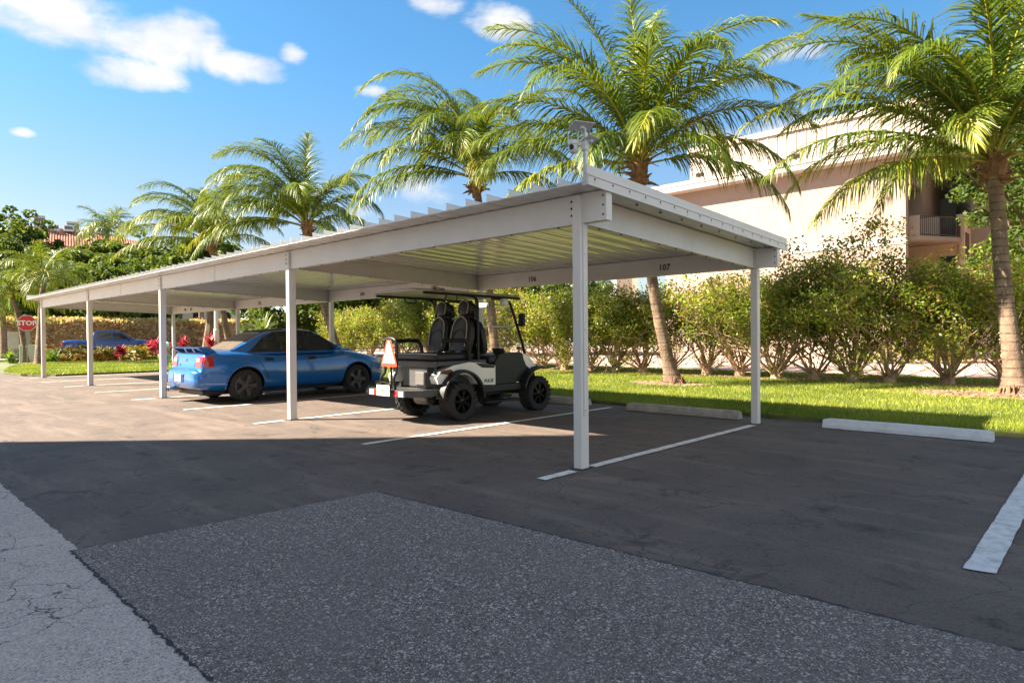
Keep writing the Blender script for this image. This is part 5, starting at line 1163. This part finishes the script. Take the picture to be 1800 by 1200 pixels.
        side_patch((((-.045, .99), (-.02, .99), (.025, .99)), ((-.065, 1.395), (-.03, 1.395), (.005, 1.395))), s, 4).build('door_pillar', M_BLACK, t, True)
    def top_patch(x0, x1, w0, w1, mat, nm, rise=.006):
        P = []
        for i in range(11):
            u = i/10; x = x0+(x1-x0)*u; hw = w0+(w1-w0)*u; h = sect(x, 60); ys = [p[0] for p in h][::-1]; zs = [p[1] for p in h][::-1]
            P.append([(x, y, float(np.interp(abs(y), ys, zs))) for y in np.linspace(-hw, hw, 15)])
        sl = zr(x1)-zr(x0); n = Vector((-sl, 0, x1-x0)).normalized(); n = n if n.z > 0 else -n
        patch(P, rise, n).build(nm, mat, t, True)
    top_patch(-1.46, -.86, .565, .50, M_DUST, 'rear_glass'); top_patch(.92, .42, .60, .52, M_CGLASS, 'windscreen'); top_patch(-.80, -.30, .47, .50, M_BLACK, 'sunroof', .004)
    # seams, handles, fuel flap, mirrors
    def seam(pts, r=.0035):
        for s in (-1, 1):
            mb = MB(); mb.tube([(x, s*(S(x, z)-.0005), z) for x, z in pts], r*2, 5); mb.build('door_seam', M_BLACK, t)
    seam([(-1.06, .955), (-1.04, .86), (-.93, .70), (-.82, .5), (-.80, .30)]); seam([(-.02, .955), (-.02, .6), (-.03, .29)]); seam([(.95, .93), (.93, .6), (.90, .29)]); seam([(-.80, .275), (0, .275), (.90, .275)])
    for s in (-1, 1):
        for x in (-.78, .16):
            P = [[(x+u, s*S(x+u, z), z) for u in np.linspace(-.11, .11, 7)] for z in np.linspace(.85, .878, 3)]; patch(P, .018, (0, s, 0)).build('door_handle', M_BLUE, t, True)
            P = [[(x+u, s*S(x+u, z), z) for u in np.linspace(-.085, .085, 5)] for z in np.linspace(.79, .868, 3)]; patch(P, .004, (0, s, 0)).build('handle_shade', M_BLACK, t)  # flat black panel painting in the shade behind the handle
        mb = MB(); y = s*.90; mb.M = Matrix.Translation((.72, y, 1.04)); mb.box(-.05, .06, -.085, .085, -.06, .065, .03, 3); mb.M = Matrix.Identity(4); mb.tube([(.74, s*.78, .99), (.73, s*.85, 1.02)], .022, 6); mb.build('mirror', M_BLUE, t, True)
        P = [[(x, s*S(x, z), z) for x in np.linspace(-.86, .86, 20)] for z in (.215, .25, .285)]; patch(P, .022, (0, s, 0)).build('side_skirt', M_BLUE, t, True)
        for xw in (-1.262, 1.262):      # rolled arch lips
            mb = MB(); mb.tube([(xw+.380*math.cos(a), s*(S(xw+.380*math.cos(a), max(.24, .325+.380*math.sin(a)))+.004), .325+.380*math.sin(a)) for a in np.linspace(-.18, PI+.18, 26)], .014, 6); mb.build('arch_lip', M_BLUE, t, True)
        # lamps wrap the corners
        P = []
        for z in np.linspace(.70, .90, 7):
            row = []
            for k in range(11):
                u = k/10; y = .47+.27*u; x = end_x(s*y, z, -2.4, -1.5, inside); row.append((x, s*y, z))
            P.append(row)
        lp = patch(P, .010, (-.8, s*.55, 0)).build('tail_lamp', M_RED, t, True)
        P2 = [[P[i][j] for j in range(1, 7)] for i in (3, 4, 5)]; patch(P2, .014, (-.9, s*.3, 0)).build('reversing_lens', M_CLEAR, lp, True)
        P = [[(x, s*S(x, z), z) for x in np.linspace(-2.04, -1.87, 7)] for z in np.linspace(.70, .90, 6)]; patch(P, .010, (-.2, s, 0)).build('tail_lamp_side', M_RED, lp, True)
        P = [[(end_x(s*y, z, 2.4, 1.5, inside), s*y, z) for y in np.linspace(.38, .66, 7)] for z in np.linspace(.56, .68, 5)]; patch(P, .008, (.85, s*.4, .2)).build('headlamp', M_CLEAR, t, True)
        for xx in (-.94, 1.0+.02): 
            mb = MB(); mb.box(xx-.02, xx+.0, *sorted((s*.66, s*.85)), .10, .30); mb.build('mud_flap', M_BLACK, t)
    P = [[(x, -S(x, z), z) for x in np.linspace(-1.50, -1.32, 5)] for z in np.linspace(.76, .92, 5)]; patch(P, .002, (0, -1, 0)).build('fuel_flap', M_BLUE, t, True)
    mb = MB(); c = [P[0][0], P[0][-1], P[-1][-1], P[-1][0], P[0][0]]; mb.tube([(p[0], p[1]-.0015, p[2]) for p in c], .003, 5); mb.build('flap_seam', M_BLACK, t)
    # boot: seam, spoiler, badge, plate, exhaust
    rx = lambda y, z: end_x(y, z, -2.4, -1.5, inside)
    mb = MB(); mb.tube([(rx(y, z)-.001, y, z) for y, z in [(-.46, .93), (-.45, .80), (-.43, .69), (-.2, .675), (.2, .675), (.43, .69), (.45, .80), (.46, .93)]], .004, 5); mb.build('boot_seam', M_BLACK, t)
    wing = [(-2.12, 1.055), (-2.06, 1.075), (-1.95, 1.085), (-1.86, 1.075), (-1.86, 1.06), (-1.95, 1.058), (-2.06, 1.05)]
    mb = MB(); mb.prism(wing, -.66, .66, 'y')
    for s in (-1, 1):
        mb.prism([(-2.10, 1.05), (-1.86, 1.06), (-1.76, .985), (-1.96, .965)], *sorted((s*.60, s*.66)), 'y'); mb.prism([(-2.03, 1.05), (-1.88, 1.055), (-1.84, .98), (-1.98, .965)], *sorted((s*.16, s*.24)), 'y')
    mb.build('spoiler', M_BLUE, t)
    lettering('SUBARU', .060, M_CHROME, basis((-2.062, .12, .825), (0, -1, 0), (.13, 0, 1)), t, 'badge', .006, 1.25)
    lettering('STi', .055, M_CHROME, basis((-2.078, .33, .735), (0, -1, 0), (.13, 0, 1)), t, 'badge', .004, 1.0)
    mb = MB(); mb.box(-2.2235, -2.205, -.26, .26, .41, .565, .01); mb.build('plate_recess_shade', pm('recess_shade_blue', (.006, .03, .16), .5), t)  # flat panel in darkened body blue, painting the shade of a recess
    mb = MB(); mb.box(-2.234, -2.2245, -.155, .155, .418, .562, .003); pl = mb.build('licence_plate', M_PLATE, t)
    lettering('JK4 82T', .062, M_PLG, basis((-2.2352, 0, .485), (0, -1, 0), (0, 0, 1)), pl, 'lettering', .001, 1.0)
    mb = MB(); mb.M = Matrix.Translation((-2.2352, 0, .49)); mb.lathe([(.018, 0), (.017, -.001), (0, -.001)], 10, 'x'); mb.build('plate_emblem', M_ORG, pl)
    for y in (.42, .52):
        mb = MB(); mb.M = Matrix.Translation((0, y, .25)); mb.lathe([(.036, -1.9), (.046, -2.05), (.050, -2.25), (.044, -2.255), (.042, -2.1), (0, -2.09)], 16, 'x'); mb.build('exhaust_tip', M_CHROME, t, True)
    mb = MB(); mb.box(1.0, 1.42, -.30, .30, .93, 1.0, .03, 3); mb.box(1.40, 1.43, -.26, .26, .945, .985); mb.build('bonnet_scoop', M_BLUE, t, True)
    mb = MB(); mb.box(-2.0, 1.9, -.6, .6, .16, .24); mb.box(-1.32, -1.2, -.7, .7, .22, .32); mb.build('underbody', M_BLACK, t)
    for x in (-1.262, 1.262):
        for s in (-1, 1): wheel(t, x, s*.765, .318, .215, .225, s, 5, (M_TIRE, M_RIM), dish=.02, fat=.034)
def link_smooth(o):
    bm = bmesh.new(); bm.from_mesh(o.data)
    for f in bm.faces: f.smooth = True
    for e in bm.edges:
        if len(e.link_faces) == 2 and e.calc_face_angle(0) > .6: e.smooth = False
    bm.to_mesh(o.data); bm.free()
build_sedan()
def build_pickup():
    M_NAVY = pm('navy_truck_paint', (.010, .045, .22), .3, .3, coat=1)
    p = at(195, 628, 46.5); t = thing('pickup_truck', 'dark blue crew cab pickup passing on the street beyond the flower bed', 'pickup truck', (p[0], p[1], .005), PI/2-.2)
    zt = smooth_interp([(-2.90, 1.10), (-2.86, 1.16), (-2.8, 1.17), (-1.1, 1.18), (1.1, 1.20), (1.35, 1.22), (2.2, 1.14), (2.65, 1.04), (2.85, .88), (2.92, .7)])
    zb = smooth_interp([(-2.9, .58), (-2.6, .50), (-1, .46), (1, .46), (2.5, .46), (2.92, .52)]); w = smooth_interp([(-2.9, .90), (-2.8, .955), (-1, .97), (1, .97), (2.2, .96), (2.7, .86), (2.92, .66)])
    b = shell(np.linspace(-2.9, 2.92, 70), zt, zb, w, 6, .04, 40).build('body', M_NAVY, t)
    cut(b, [cyl(x, .42, .47, *sorted((s*.66, s*1.2))) for x in (-1.72, 1.78) for s in (-1, 1)]+[([(-2.78, -.8, .75), (-1.15, -.8, .75), (-1.15, .8, .75), (-2.78, .8, .75), (-2.78, -.8, 1.5), (-1.15, -.8, 1.5), (-1.15, .8, 1.5), (-2.78, .8, 1.5)], [(0, 3, 2, 1), (4, 5, 6, 7), (0, 1, 5, 4), (1, 2, 6, 5), (2, 3, 7, 6), (3, 0, 4, 7)])], M_BLACK); link_smooth(b)
    prof = [(-1.12, 1.15), (-1.02, 1.72), (-.86, 1.84), (-.3, 1.89), (.35, 1.86), (.62, 1.76), (1.42, 1.19), (1.42, 1.1), (-1.12, 1.1)]; rows = []
    for (y, k) in ((-.92, 0), (-.78, 1), (.78, 1), (.92, 0)):
        rows.append([(x, y if z < 1.2 else (y if abs(y) < .8 else math.copysign(.80, y)), z-(0 if k else (.04 if z > 1.2 else 0))) for x, z in prof])
    mb = MB(); mb.grid(rows); mb.add(rows[0], [tuple(range(len(prof)))]); mb.add(rows[-1], [tuple(range(len(prof)-1, -1, -1))]); mb.build('cab', M_NAVY, t)
    for s in (-1, 1):
        for nm, q in (('rear_window', [(-.92, 1.25), (.0, 1.25), (-.02, 1.74), (-.82, 1.70)]), ('front_window', [(.08, 1.25), (1.12, 1.25), (.56, 1.66), (.06, 1.74)])):
            yy = lambda z: s*(.92-(z-1.17)*.235+.006); mb = MB(); mb.add([(x, yy(z), z) for x, z in q]+[(x, yy(z)-s*.02, z) for x, z in q], [(0, 1, 2, 3), (0, 4, 5, 1), (1, 5, 6, 2), (2, 6, 7, 3), (3, 7, 4, 0)]); mb.build(nm, M_CGLASS, t)
        mb = MB(); mb.box(-2.925, -2.80, *sorted((s*.80, s*.968)), .78, 1.10, .02); mb.build('tail_lamp', M_RED, t)
        mb = MB(); mb.box(1.0, 1.1, *sorted((s*.96, s*1.16)), 1.2, 1.36, .03); mb.build('mirror', M_BLACK, t)
    mb = MB(); mb.box(-1.13, -1.08, -.6, .6, 1.3, 1.7); mb.build('rear_glass', M_CGLASS, t)
    mb = MB(); mb.box(-2.93, -2.895, -.78, .78, .72, 1.14, .01); mb.build('tailgate', pm('silver_tailgate', (.18, .19, .23), .4, .4), t)
    mb = MB(); mb.box(-3.06, -2.9, -.93, .93, .48, .66, .03); mb.build('bumper', M_CHROME, t)
    for x in (-1.72, 1.78):
        for s in (-1, 1): wheel(t, x, s*.83, .40, .26, .25, s, 6, (M_TIRE, pm('alloy', (.4, .4, .4), .3, .8)), fat=.03)
build_pickup()

def build_cart():
    t = thing('golf_cart', 'lifted white four seat golf cart with black rear facing seats and long roof', 'golf cart', (-4.08, 2.515, 0), PI/2)
    M_W = pm('cart_white', (.78, .78, .75), .25, coat=.8, var=.03); M_SEAT = pm('black_vinyl', (.016, .015, .015), .5, bump=.1, bscale=50); M_PIPE = pm('beige_piping', (.50, .44, .34), .6)
    M_TUBE = pm('black_tube', (.014, .014, .015), .35); M_GREY = pm('grey_diamond_plate', (.075, .075, .075), .5, .1, bump=.5, bscale=70); M_BOARD = pm('dark_board', (.06, .06, .062), .5); M_CEIL = pm('cart_roof', (.30, .285, .26), .35, var=.05)
    M_ALLOY = pm('black_alloy', (.012, .012, .013), .22, .6)
    RX, FX, WR = -.865, .865, .285
    def P(name, mats, fn, parent=t, smooth=False):
        mb = MB(); fn(mb); return mb.build(name, mats, parent, smooth)
    # body: rear quarters with wheel arch, seat pod, sill
    arc = [(RX+.40*math.cos(a), WR+.03+.40*math.sin(a)) for a in np.linspace(PI*.93, PI*.03, 14)]
    rear = [(-1.30, .56), (-1.32, .70), (-1.24, .80), (-1.0, .90), (-.70, .95), (-.42, .925), (-.15, .885), (.02, .87), (.03, .50), (-.44, .47)]+arc[::-1]
    poly = [(-1.30, .56)]+[(x, z) for x, z in arc if z > .50]+[(-.40, .50), (-.13, .485), (-.13, .86), (-.25, .885), (-.42, .93), (-.70, .955), (-1.0, .905), (-1.24, .80), (-1.33, .68)]
    poly = [(x, z if z < .6 else .6+(z-.6)*.72) for x, z in poly]
    for s in (-1, 1): P('side_panel', M_W, lambda m: m.prism(poly, *sorted((s*.43, s*.585)), 'y'))
    P('side_panel_inset', M_BLACK, lambda m: (m.prism([(-.56, .835), (-.42, .765), (-.16, .75), (-.14, .783), (-.25, .803), (-.42, .833)], -.592, -.586, 'y'),))
    P('seat_pod', M_BOARD, lambda m: (m.box(-.95, .02, -.43, .43, .42, .80, .01),))
    P('sill', M_BLACK, lambda m: (m.box(-.44, .46, -.60, .60, .37, .485, .02), m.box(-1.15, 1.0, -.28, .28, .30, .42)))
    P('floor', M_BLACK, lambda m: m.box(.03, .46, -.55, .55, .44, .487))
    # cowl
    K = lambda L: [(.30+(x-.42)*.72, .49+(z-.49)*.93) for x, z in L]
    cow = [(.50, .49), (.42, .92), (.50, 1.00), (.66, 1.02), (.82, .985), (1.02, .90), (1.22, .74), (1.28, .62), (1.26, .52), (1.22, .48)]
    arcf = [(FX+.39*math.cos(a), WR+.03+.39*math.sin(a)) for a in np.linspace(PI*.86, PI*.12, 12)]
    side = [(-.12, .49), (.47, .50)]+[q for q in arcf if q[1] > .50 and q[0] < .86]+K([(1.22, .74), (1.02, .90), (.82, .985), (.66, 1.02)])+[(.30, .985), (.12, .975), (-.02, .93), (-.10, .84), (-.12, .74)]
    def cowl(m):
        rows = []
        top = [(.42, .92), (.50, 1.00), (.66, 1.02), (.82, .985), (1.02, .90), (1.22, .74), (1.28, .62), (1.26, .52), (1.0, .50)]
        for y in np.linspace(-1, 1, 15):
            k = 1-.10*abs(y)**3; rows.append([(.30+(x-.30)*k, y*.55, z-.05*abs(y)**4) for x, z in K(top)])
        m.grid(rows); 
    P('front_cowl', M_W, cowl, t, True)
    for s in (-1, 1):
        P('cowl_side', M_BLACK, lambda m: m.prism(side, *sorted((s*.50, s*.555)), 'y'))
        P('cowl_accent', M_W, lambda m: m.prism(K([(.74, .99), (.82, .985), (1.02, .90), (1.22, .74), (1.20, .68), (1.02, .70), (.86, .78), (.78, .88)]), *sorted((s*.556, s*.566)), 'y'))
        P('headlight', M_CLEAR, lambda m: m.box(.84, .90, *sorted((s*.28, s*.46)), .62, .70, .02))
        P('tail_light', pm('dark_red_lens', (.09, .001, .002), .2), lambda m: m.prism([(-1.285, .715), (-1.12, .69), (-1.0, .715), (-1.06, .765), (-1.20, .755)], *sorted((s*.5855, s*.596)), 'y'))
    P('dashboard', M_BLACK, lambda m: (m.box(.26, .42, -.52, .52, .74, .92, .03), m.box(.22, .32, .1, .45, .80, .97, .02)))
    P('display_screen', pm('cart_screen', (.06, .07, .08), .15), lambda m: (setattr(m, 'M', Matrix.Translation((.25, -.30, .985)) @ Matrix.Rotation(-.5, 4, 'Y')), m.box(-.012, .012, -.13, .13, -.07, .07, .005)))
    # flares
    for (x, a0, a1, r) in ((RX, PI*.98, PI*.0, .415), (FX, PI*.93, PI*.42, .405)):
        for s in (-1, 1):
            def flare(m):
                rows = []
                for a in np.linspace(a0, a1, 18):
                    c, d = math.cos(a), math.sin(a); rows.append([(x+q*c, s*y, WR+.03+q*d) for q, y in ((r-.015, .50), (r+.018, .52), (r+.030, .62), (r+.012, .685), (r-.022, .685), (r-.012, .60), (r-.015, .50))])
                m.grid(rows); m.add(rows[0][:-1], [tuple(range(6))]); m.add(rows[-1][:-1], [tuple(range(5, -1, -1))])
            P('fender_flare', M_BLACK, flare, t, True)
    # rear deck: seat base board, kick box, footplate
    P('seat_base', M_BOARD, lambda m: (m.box(-1.28, -.30, -.56, .56, .815, .885, .012), m.box(-1.30, -1.281, -.54, .54, .80, .87)))
    P('kick_box', M_GREY, lambda m: (m.box(-1.27, -.955, -.30, .28, .50, .81, .01),))
    P('kick_panel', pm('grey_panel', (.13, .125, .12), .5), lambda m: m.box(-1.29, -1.271, -.28, -.04, .53, .72, .006))
    P('footplate', M_GREY, lambda m: (m.prism([(-1.25, -.56), (-1.25, .56), (-1.60, .56), (-1.78, .42), (-1.78, -.42), (-1.60, -.56)], .46, .482, 'z'), m.prism([(-1.26, -.575), (-1.60, -.575), (-1.79, -.43), (-1.79, .43), (-1.60, .575), (-1.26, .575), (-1.26, .55), (-1.59, .55), (-1.765, .415), (-1.765, -.415), (-1.59, -.55), (-1.26, -.55)], .395, .487, 'z')))
    for y in (-.50, .50): P('footplate_strut', M_TUBE, lambda m: m.tube([(-1.27, y, .81), (-1.29, y, .50)], .018, 8))
    for (ya, yb_, mt, nm) in ((-.40, -.30, M_W, 'reflector'), (-.29, -.20, M_RED, 'reflector'), (.30, .40, M_W, 'reflector'), (.20, .29, M_RED, 'reflector')):
        P(nm, mt, lambda m: m.box(-1.7945, -1.7905, ya, yb_, .40, .475))
    # seats
    def back(x, y, z0, d, sc_=1.0, head=True):
        """one bucket back; d = direction the occupant faces (+1 forward)"""
        tilt = -d*.20
        b = thing_part('seat_back', t, (x, y, z0), tilt)
        mb = MB(); n = 9; rows = []
        W = [(.0, .19), (.06, .225), (.2, .238), (.36, .225), (.47, .185), (.53, .12), (.555, .03)]
        for (z, w_) in W: rows.append([(d*(-.055+.0*z), -w_, z), (d*(.03), -w_*1.0, z), (d*.055, -w_*.72, z), (d*.035, 0, z), (d*.055, w_*.72, z), (d*.03, w_, z), (d*(-.055), w_, z), (d*(-.075), 0, z), (d*(-.055), -w_, z)])
        mb.grid(rows); mb.add(rows[-1][:-1], [tuple(range(8))]); mb.add(rows[0][:-1], [tuple(range(7, -1, -1))]); o = mb.build('cushion', M_SEAT, b, True, 50)
        mb = MB()
        mb.tube([(d*.060, y_, z_) for y_, z_ in ((-.165, .06), (-.175, .2), (-.165, .36), (-.12, .47), (0, .535), (.12, .47), (.165, .36), (.175, .2), (.165, .06))], .0075, 6, smooth=4)
        mb.build('piping', M_PIPE, b); mb = MB()
        mb.tube([(d*.058, y_, z_) for y_, z_ in ((-.16, .10), (-.13, .26), (0, .33), (.13, .26), (.16, .10))], .005, 5, smooth=4); mb.build('seam', M_BLACK, b)
        mb = MB(); rows = []
        for (z, w_) in ((.57, .08), (.59, .115), (.66, .13), (.74, .12), (.79, .085), (.81, .02)): rows.append([(d*-.05, -w_, z), (d*.03, -w_, z), (d*.05, -w_*.5, z), (d*.05, w_*.5, z), (d*.03, w_, z), (d*-.05, w_, z), (d*-.05, -w_, z)])
        mb.grid(rows); mb.add(rows[-1][:-1], [tuple(range(6))]); mb.add(rows[0][:-1], [tuple(range(5, -1, -1))]); h = mb.build('headrest', M_SEAT, b, True, 50)
        mb = MB(); mb.tube([(d*.052, y_, z_) for y_, z_ in ((-.10, .585), (-.115, .66), (-.10, .745), (0, .795), (.10, .745), (.115, .66), (.10, .585))], .006, 6, smooth=4); mb.build('headrest_piping', M_PIPE, b)
    def thing_part(nm, par, loc, tilt):
        mb = MB(); mb.box(-.02, .02, -.06, .06, -.10, .02); o = mb.build(nm, M_TUBE, par); o.location = loc; o.rotation_euler = (0, tilt, 0); return o
    for y in (-.265, .265): back(-.60, y, 1.02, -1); back(-.22, y, .98, 1)
    P('rear_seat', M_SEAT, lambda m: (m.box(-1.26, -.62, -.53, .53, .887, 1.0, .04, 4),), t, True)
    P('rear_seat_piping', M_PIPE, lambda m: m.tube([(-1.255, -.5, .985), (-1.265, 0, .99), (-1.255, .5, .985)], .007, 6))
    P('front_seat', M_SEAT, lambda m: (m.box(-.20, .24, -.53, .53, .81, .94, .04, 4),), t, True)
    P('seat_frame', M_TUBE, lambda m: (m.tube([(-.42, -.5, .88), (-.42, -.5, 1.70), (-.45, -.48, 1.84)], .022, 8), m.tube([(-.42, .5, .88), (-.42, .5, 1.70), (-.45, .48, 1.84)], .022, 8), m.box(-.46, -.40, -.5, .5, 1.08, 1.13), m.box(-.46, -.40, -.5, .5, 1.50, 1.54)))
    for s in (-1, 1):
        P('armrest', M_BLACK, lambda m: m.tube([(-.66, s*.56, .88), (-.68, s*.57, 1.08), (-.74, s*.57, 1.17), (-.82, s*.57, 1.185), (-1.05, s*.57, 1.185), (-1.24, s*.57, 1.18)], [.028, .03, .032, .032, .032, .030], 8, smooth=3))
        if s > 0: P('hip_rail', M_BLACK, lambda m: m.tube([(-.30, s*.57, .88), (-.26, s*.575, 1.12), (-.14, s*.575, 1.15), (.02, s*.57, 1.10), (.06, s*.56, .86)], .026, 8, smooth=3))
    # roof and its frame
    def roof(m):
        rows = []
        for x in np.linspace(-1.62, .50, 16):
            u = (x+1.62)/2.12; e = 1-max(0, (abs(u-.5)-.44)/.06)**2*.10; hw = .62*e; z0 = 1.925-.02*u; row = []
            for k in range(11): v = -1+2*k/10; row.append((x, v*hw, z0+.035*(1-abs(v)**2.5)-(.02 if u in (0, 1) else 0)))
            for k in range(11): v = 1-2*k/10; row.append((x, v*(hw-.01), z0-.022))
            row.append(row[0]); rows.append(row)
        m.grid(rows); m.add(rows[0][:-1], [tuple(range(21, -1, -1))]); m.add(rows[-1][:-1], [tuple(range(22))])
    P('roof', M_CEIL, roof, t, True)
    lettering('ACTIVEV', .075, M_NUM, basis((-1.6, .0, 1.995), (0, -1, 0), (0, 0, 1)), t, 'lettering', .002, 1.0) if False else None
    for s in (-1, 1):
        P('roof_rail', M_TUBE, lambda m: (m.tube([(-1.55, s*.56, 1.875), (-.5, s*.575, 1.865), (.46, s*.57, 1.855)], .020, 8),))
        P('roof_strut', M_TUBE, lambda m: m.tube([(-.42, s*.50, 1.64), (-.45, s*.52, 1.79), (-.55, s*.54, 1.85), (-.8, s*.555, 1.865)], .020, 8, smooth=4))
        P('grab_handle', M_TUBE, lambda m: m.tube([(-1.05, s*.50, 1.86), (-1.05, s*.48, 1.79), (-.85, s*.48, 1.79), (-.85, s*.50, 1.86)], .012, 6, smooth=3))
        P('windshield_post', M_TUBE, lambda m: m.tube([(.66, s*.50, .86), (.56, s*.54, 1.10), (.30, s*.555, 1.66), (.24, s*.55, 1.78), (.14, s*.53, 1.83), (-.14, s*.53, 1.84)], .022, 8, smooth=3))
        P('side_mirror', M_BLACK, lambda m: (m.box(.36, .42, *sorted((s*.62, s*.74)), 1.40, 1.61, .02), m.tube([(.42, s*.55, 1.43), (.40, s*.64, 1.46)], .012, 6)))
    def glass(m):
        a, b = Vector((.62, 0, .96)), Vector((.255, 0, 1.78)); d = (b-a)
        for (u0, u1) in ((0.02, .53), (.535, .97)):
            p, q = a+d*u0, a+d*u1; m.add([(p.x, -.50, p.z), (p.x, .50, p.z), (q.x, .52, q.z), (q.x, -.52, q.z), (p.x-.005, -.50, p.z), (p.x-.005, .50, p.z), (q.x-.005, .52, q.z), (q.x-.005, -.52, q.z)], [(0, 1, 2, 3), (7, 6, 5, 4), (0, 4, 5, 1), (1, 5, 6, 2), (2, 6, 7, 3), (3, 7, 4, 0)])
    P('windshield', glass_mat('windshield_glass', (.97, .96, .92), .10), glass)
    P('windshield_seam', pm('seam_clear', (.65, .62, .52), .3), lambda m: m.box(.414, .431, -.505, .505, 1.395, 1.417))
    P('windshield_clip', M_TUBE, lambda m: m.box(.56, .59, -.46, -.40, 1.03, 1.06)); P('windshield_clip', M_TUBE, lambda m: m.box(.56, .59, .40, .46, 1.03, 1.06))
    P('rear_view_mirror', [M_BLACK, pm('mirror_glass', (.85, .86, .88), .06, .9)], lambda m: (m.box(.18, .21, -.13, .13, 1.72, 1.81, .01), setattr(m, 'm', 1), m.box(.174, .1785, -.125, .125, 1.725, 1.805)))
    P('work_light', pm('white_lamp', (.80, .80, .80), .35), lambda m: m.box(-.02, .10, -.68, -.57, 1.72, 1.84, .035, 3), t, True)
    P('steering_wheel', M_BLACK, lambda m: (setattr(m, 'M', Matrix.Translation((.04, .26, 1.20)) @ Matrix.Rotation(-.75, 4, 'Y')), m.tube([(.0+.0, .17*math.cos(a), .17*math.sin(a)) for a in np.linspace(0, 2*PI, 24)], .017, 8), m.tube([(0, -.16, 0), (0, .16, 0)], .012, 6), m.tube([(0, 0, 0), (.06, 0, 0)], .035, 8)))
    P('steering_column', M_BLACK, lambda m: m.tube([(.07, .26, 1.16), (.36, .26, .86)], .035, 8))
    # rear grab bar with slow-vehicle triangle and plate
    def bar(m):
        m.tube([(-1.74, -.16, .49), (-1.76, -.15, .66), (-1.70, -.135, .76), (-1.70, -.135, 1.14), (-1.70, -.10, 1.21), (-1.70, 0, 1.23), (-1.70, .10, 1.21), (-1.70, .135, 1.14), (-1.70, .135, .76), (-1.76, .15, .66), (-1.74, .16, .49)], .023, 8, smooth=4)
    P('grab_bar', M_TUBE, bar, t, True)
    P('bar_post', M_TUBE, lambda m: m.tube([(-1.69, 0, .49), (-1.69, 0, 1.0)], .018, 8))
    def tri(m, a, b, s): m.prism([(-s*.5, .93+(.178-s*.43)*0), (s*.5, .93), (s*.5, .93+s*.10), (.045*s, .93+s*1.02), (-.045*s, .93+s*1.02), (-s*.5, .93+s*.10)], a, b, 'x')
    wt = P('warning_triangle', pm('triangle_red', (.72, .06, .02), .45), lambda m: m.prism([(-.185, .815), (.185, .815), (.185, .855), (.055, 1.205), (-.055, 1.205), (-.185, .855)], -1.733, -1.725, 'x'))
    P('triangle_panel', pm('triangle_white', (.85, .80, .74), .5), lambda m: m.prism([(-.150, .865), (.150, .865), (.018, 1.185), (-.018, 1.185)], -1.7365, -1.7335, 'x'), wt)
    pl = P('licence_plate', M_PLATE, lambda m: m.box(-1.842, -1.835, -.155, .155, .40, .555, .003))
    P('plate_bracket', M_TUBE, lambda m: (m.box(-1.833, -1.79, -.03, .03, .42, .52), m.tube([(-1.835, -.17, .42), (-1.835, -.16, .57), (-1.835, 0, .60), (-1.835, .16, .57), (-1.835, .17, .42)], .010, 6)))
    lettering('HW OG', .075, M_PLG, basis((-1.8432, 0, .475), (0, -1, 0), (0, 0, 1)), pl, 'lettering', .001, 1.1)
    P('plate_emblem', M_ORG, lambda m: (setattr(m, 'M', Matrix.Translation((-1.8435, 0, .475))), m.lathe([(.022, 0), (.021, -.001), (0, -.001)], 10, 'x')), pl)
    lettering('ACTIVEV', .058, M_NUM, basis((-1.30, -.6265, 1.925), (1, 0, 0), (0, .35, 1)), t, 'lettering', .0015, 1.0)
    lettering('PULSE', .072, M_NUM, basis((-.275, -.5865, .555), (1, 0, 0), (.18, 0, 1)), t, 'lettering', .0015, 1.05)
    lettering('A', .075, M_SEAT, basis((-1.796, .46, .437), (0, -1, 0), (0, 0, 1)), t, 'lettering', .001)
    # running gear
    P('axle', M_BLACK, lambda m: (m.tube([(RX, -.5, WR), (RX, .5, WR)], .035, 8), m.box(RX-.12, RX+.12, -.10, .14, WR-.09, WR+.10, .03), m.tube([(FX, -.5, WR), (FX, .5, WR)], .03, 8), m.box(RX-.45, RX+.45, -.36, -.31, WR+.03, WR+.06), m.box(RX-.45, RX+.45, .31, .36, WR+.03, WR+.06)))
    P('motor', pm('cast_metal', (.22, .21, .20), .5, .5), lambda m: (setattr(m, 'M', Matrix.Translation((RX-.22, 0, WR+.02))), m.lathe([(0, -.16), (.085, -.16), (.095, -.12), (.095, .12), (.085, .16), (0, .16)], 14, 'y')))
    P('shock', M_CHROME, lambda m: (m.tube([(RX-.10, -.36, WR), (RX-.04, -.34, .62)], .025, 8), m.tube([(RX-.10, .36, WR), (RX-.04, .34, .62)], .025, 8)))
    for s in (-1, 1): P('side_step', M_BLACK, lambda m: m.box(-.40, .40, *sorted((s*.50, s*.66)), .215, .245, .01))
    for x in (RX, FX):
        for s in (-1, 1): wheel(t, x, s*.535, WR, .235, .175, s, 7, (M_TIRE, M_ALLOY), 22, .05, .020)
build_cart()
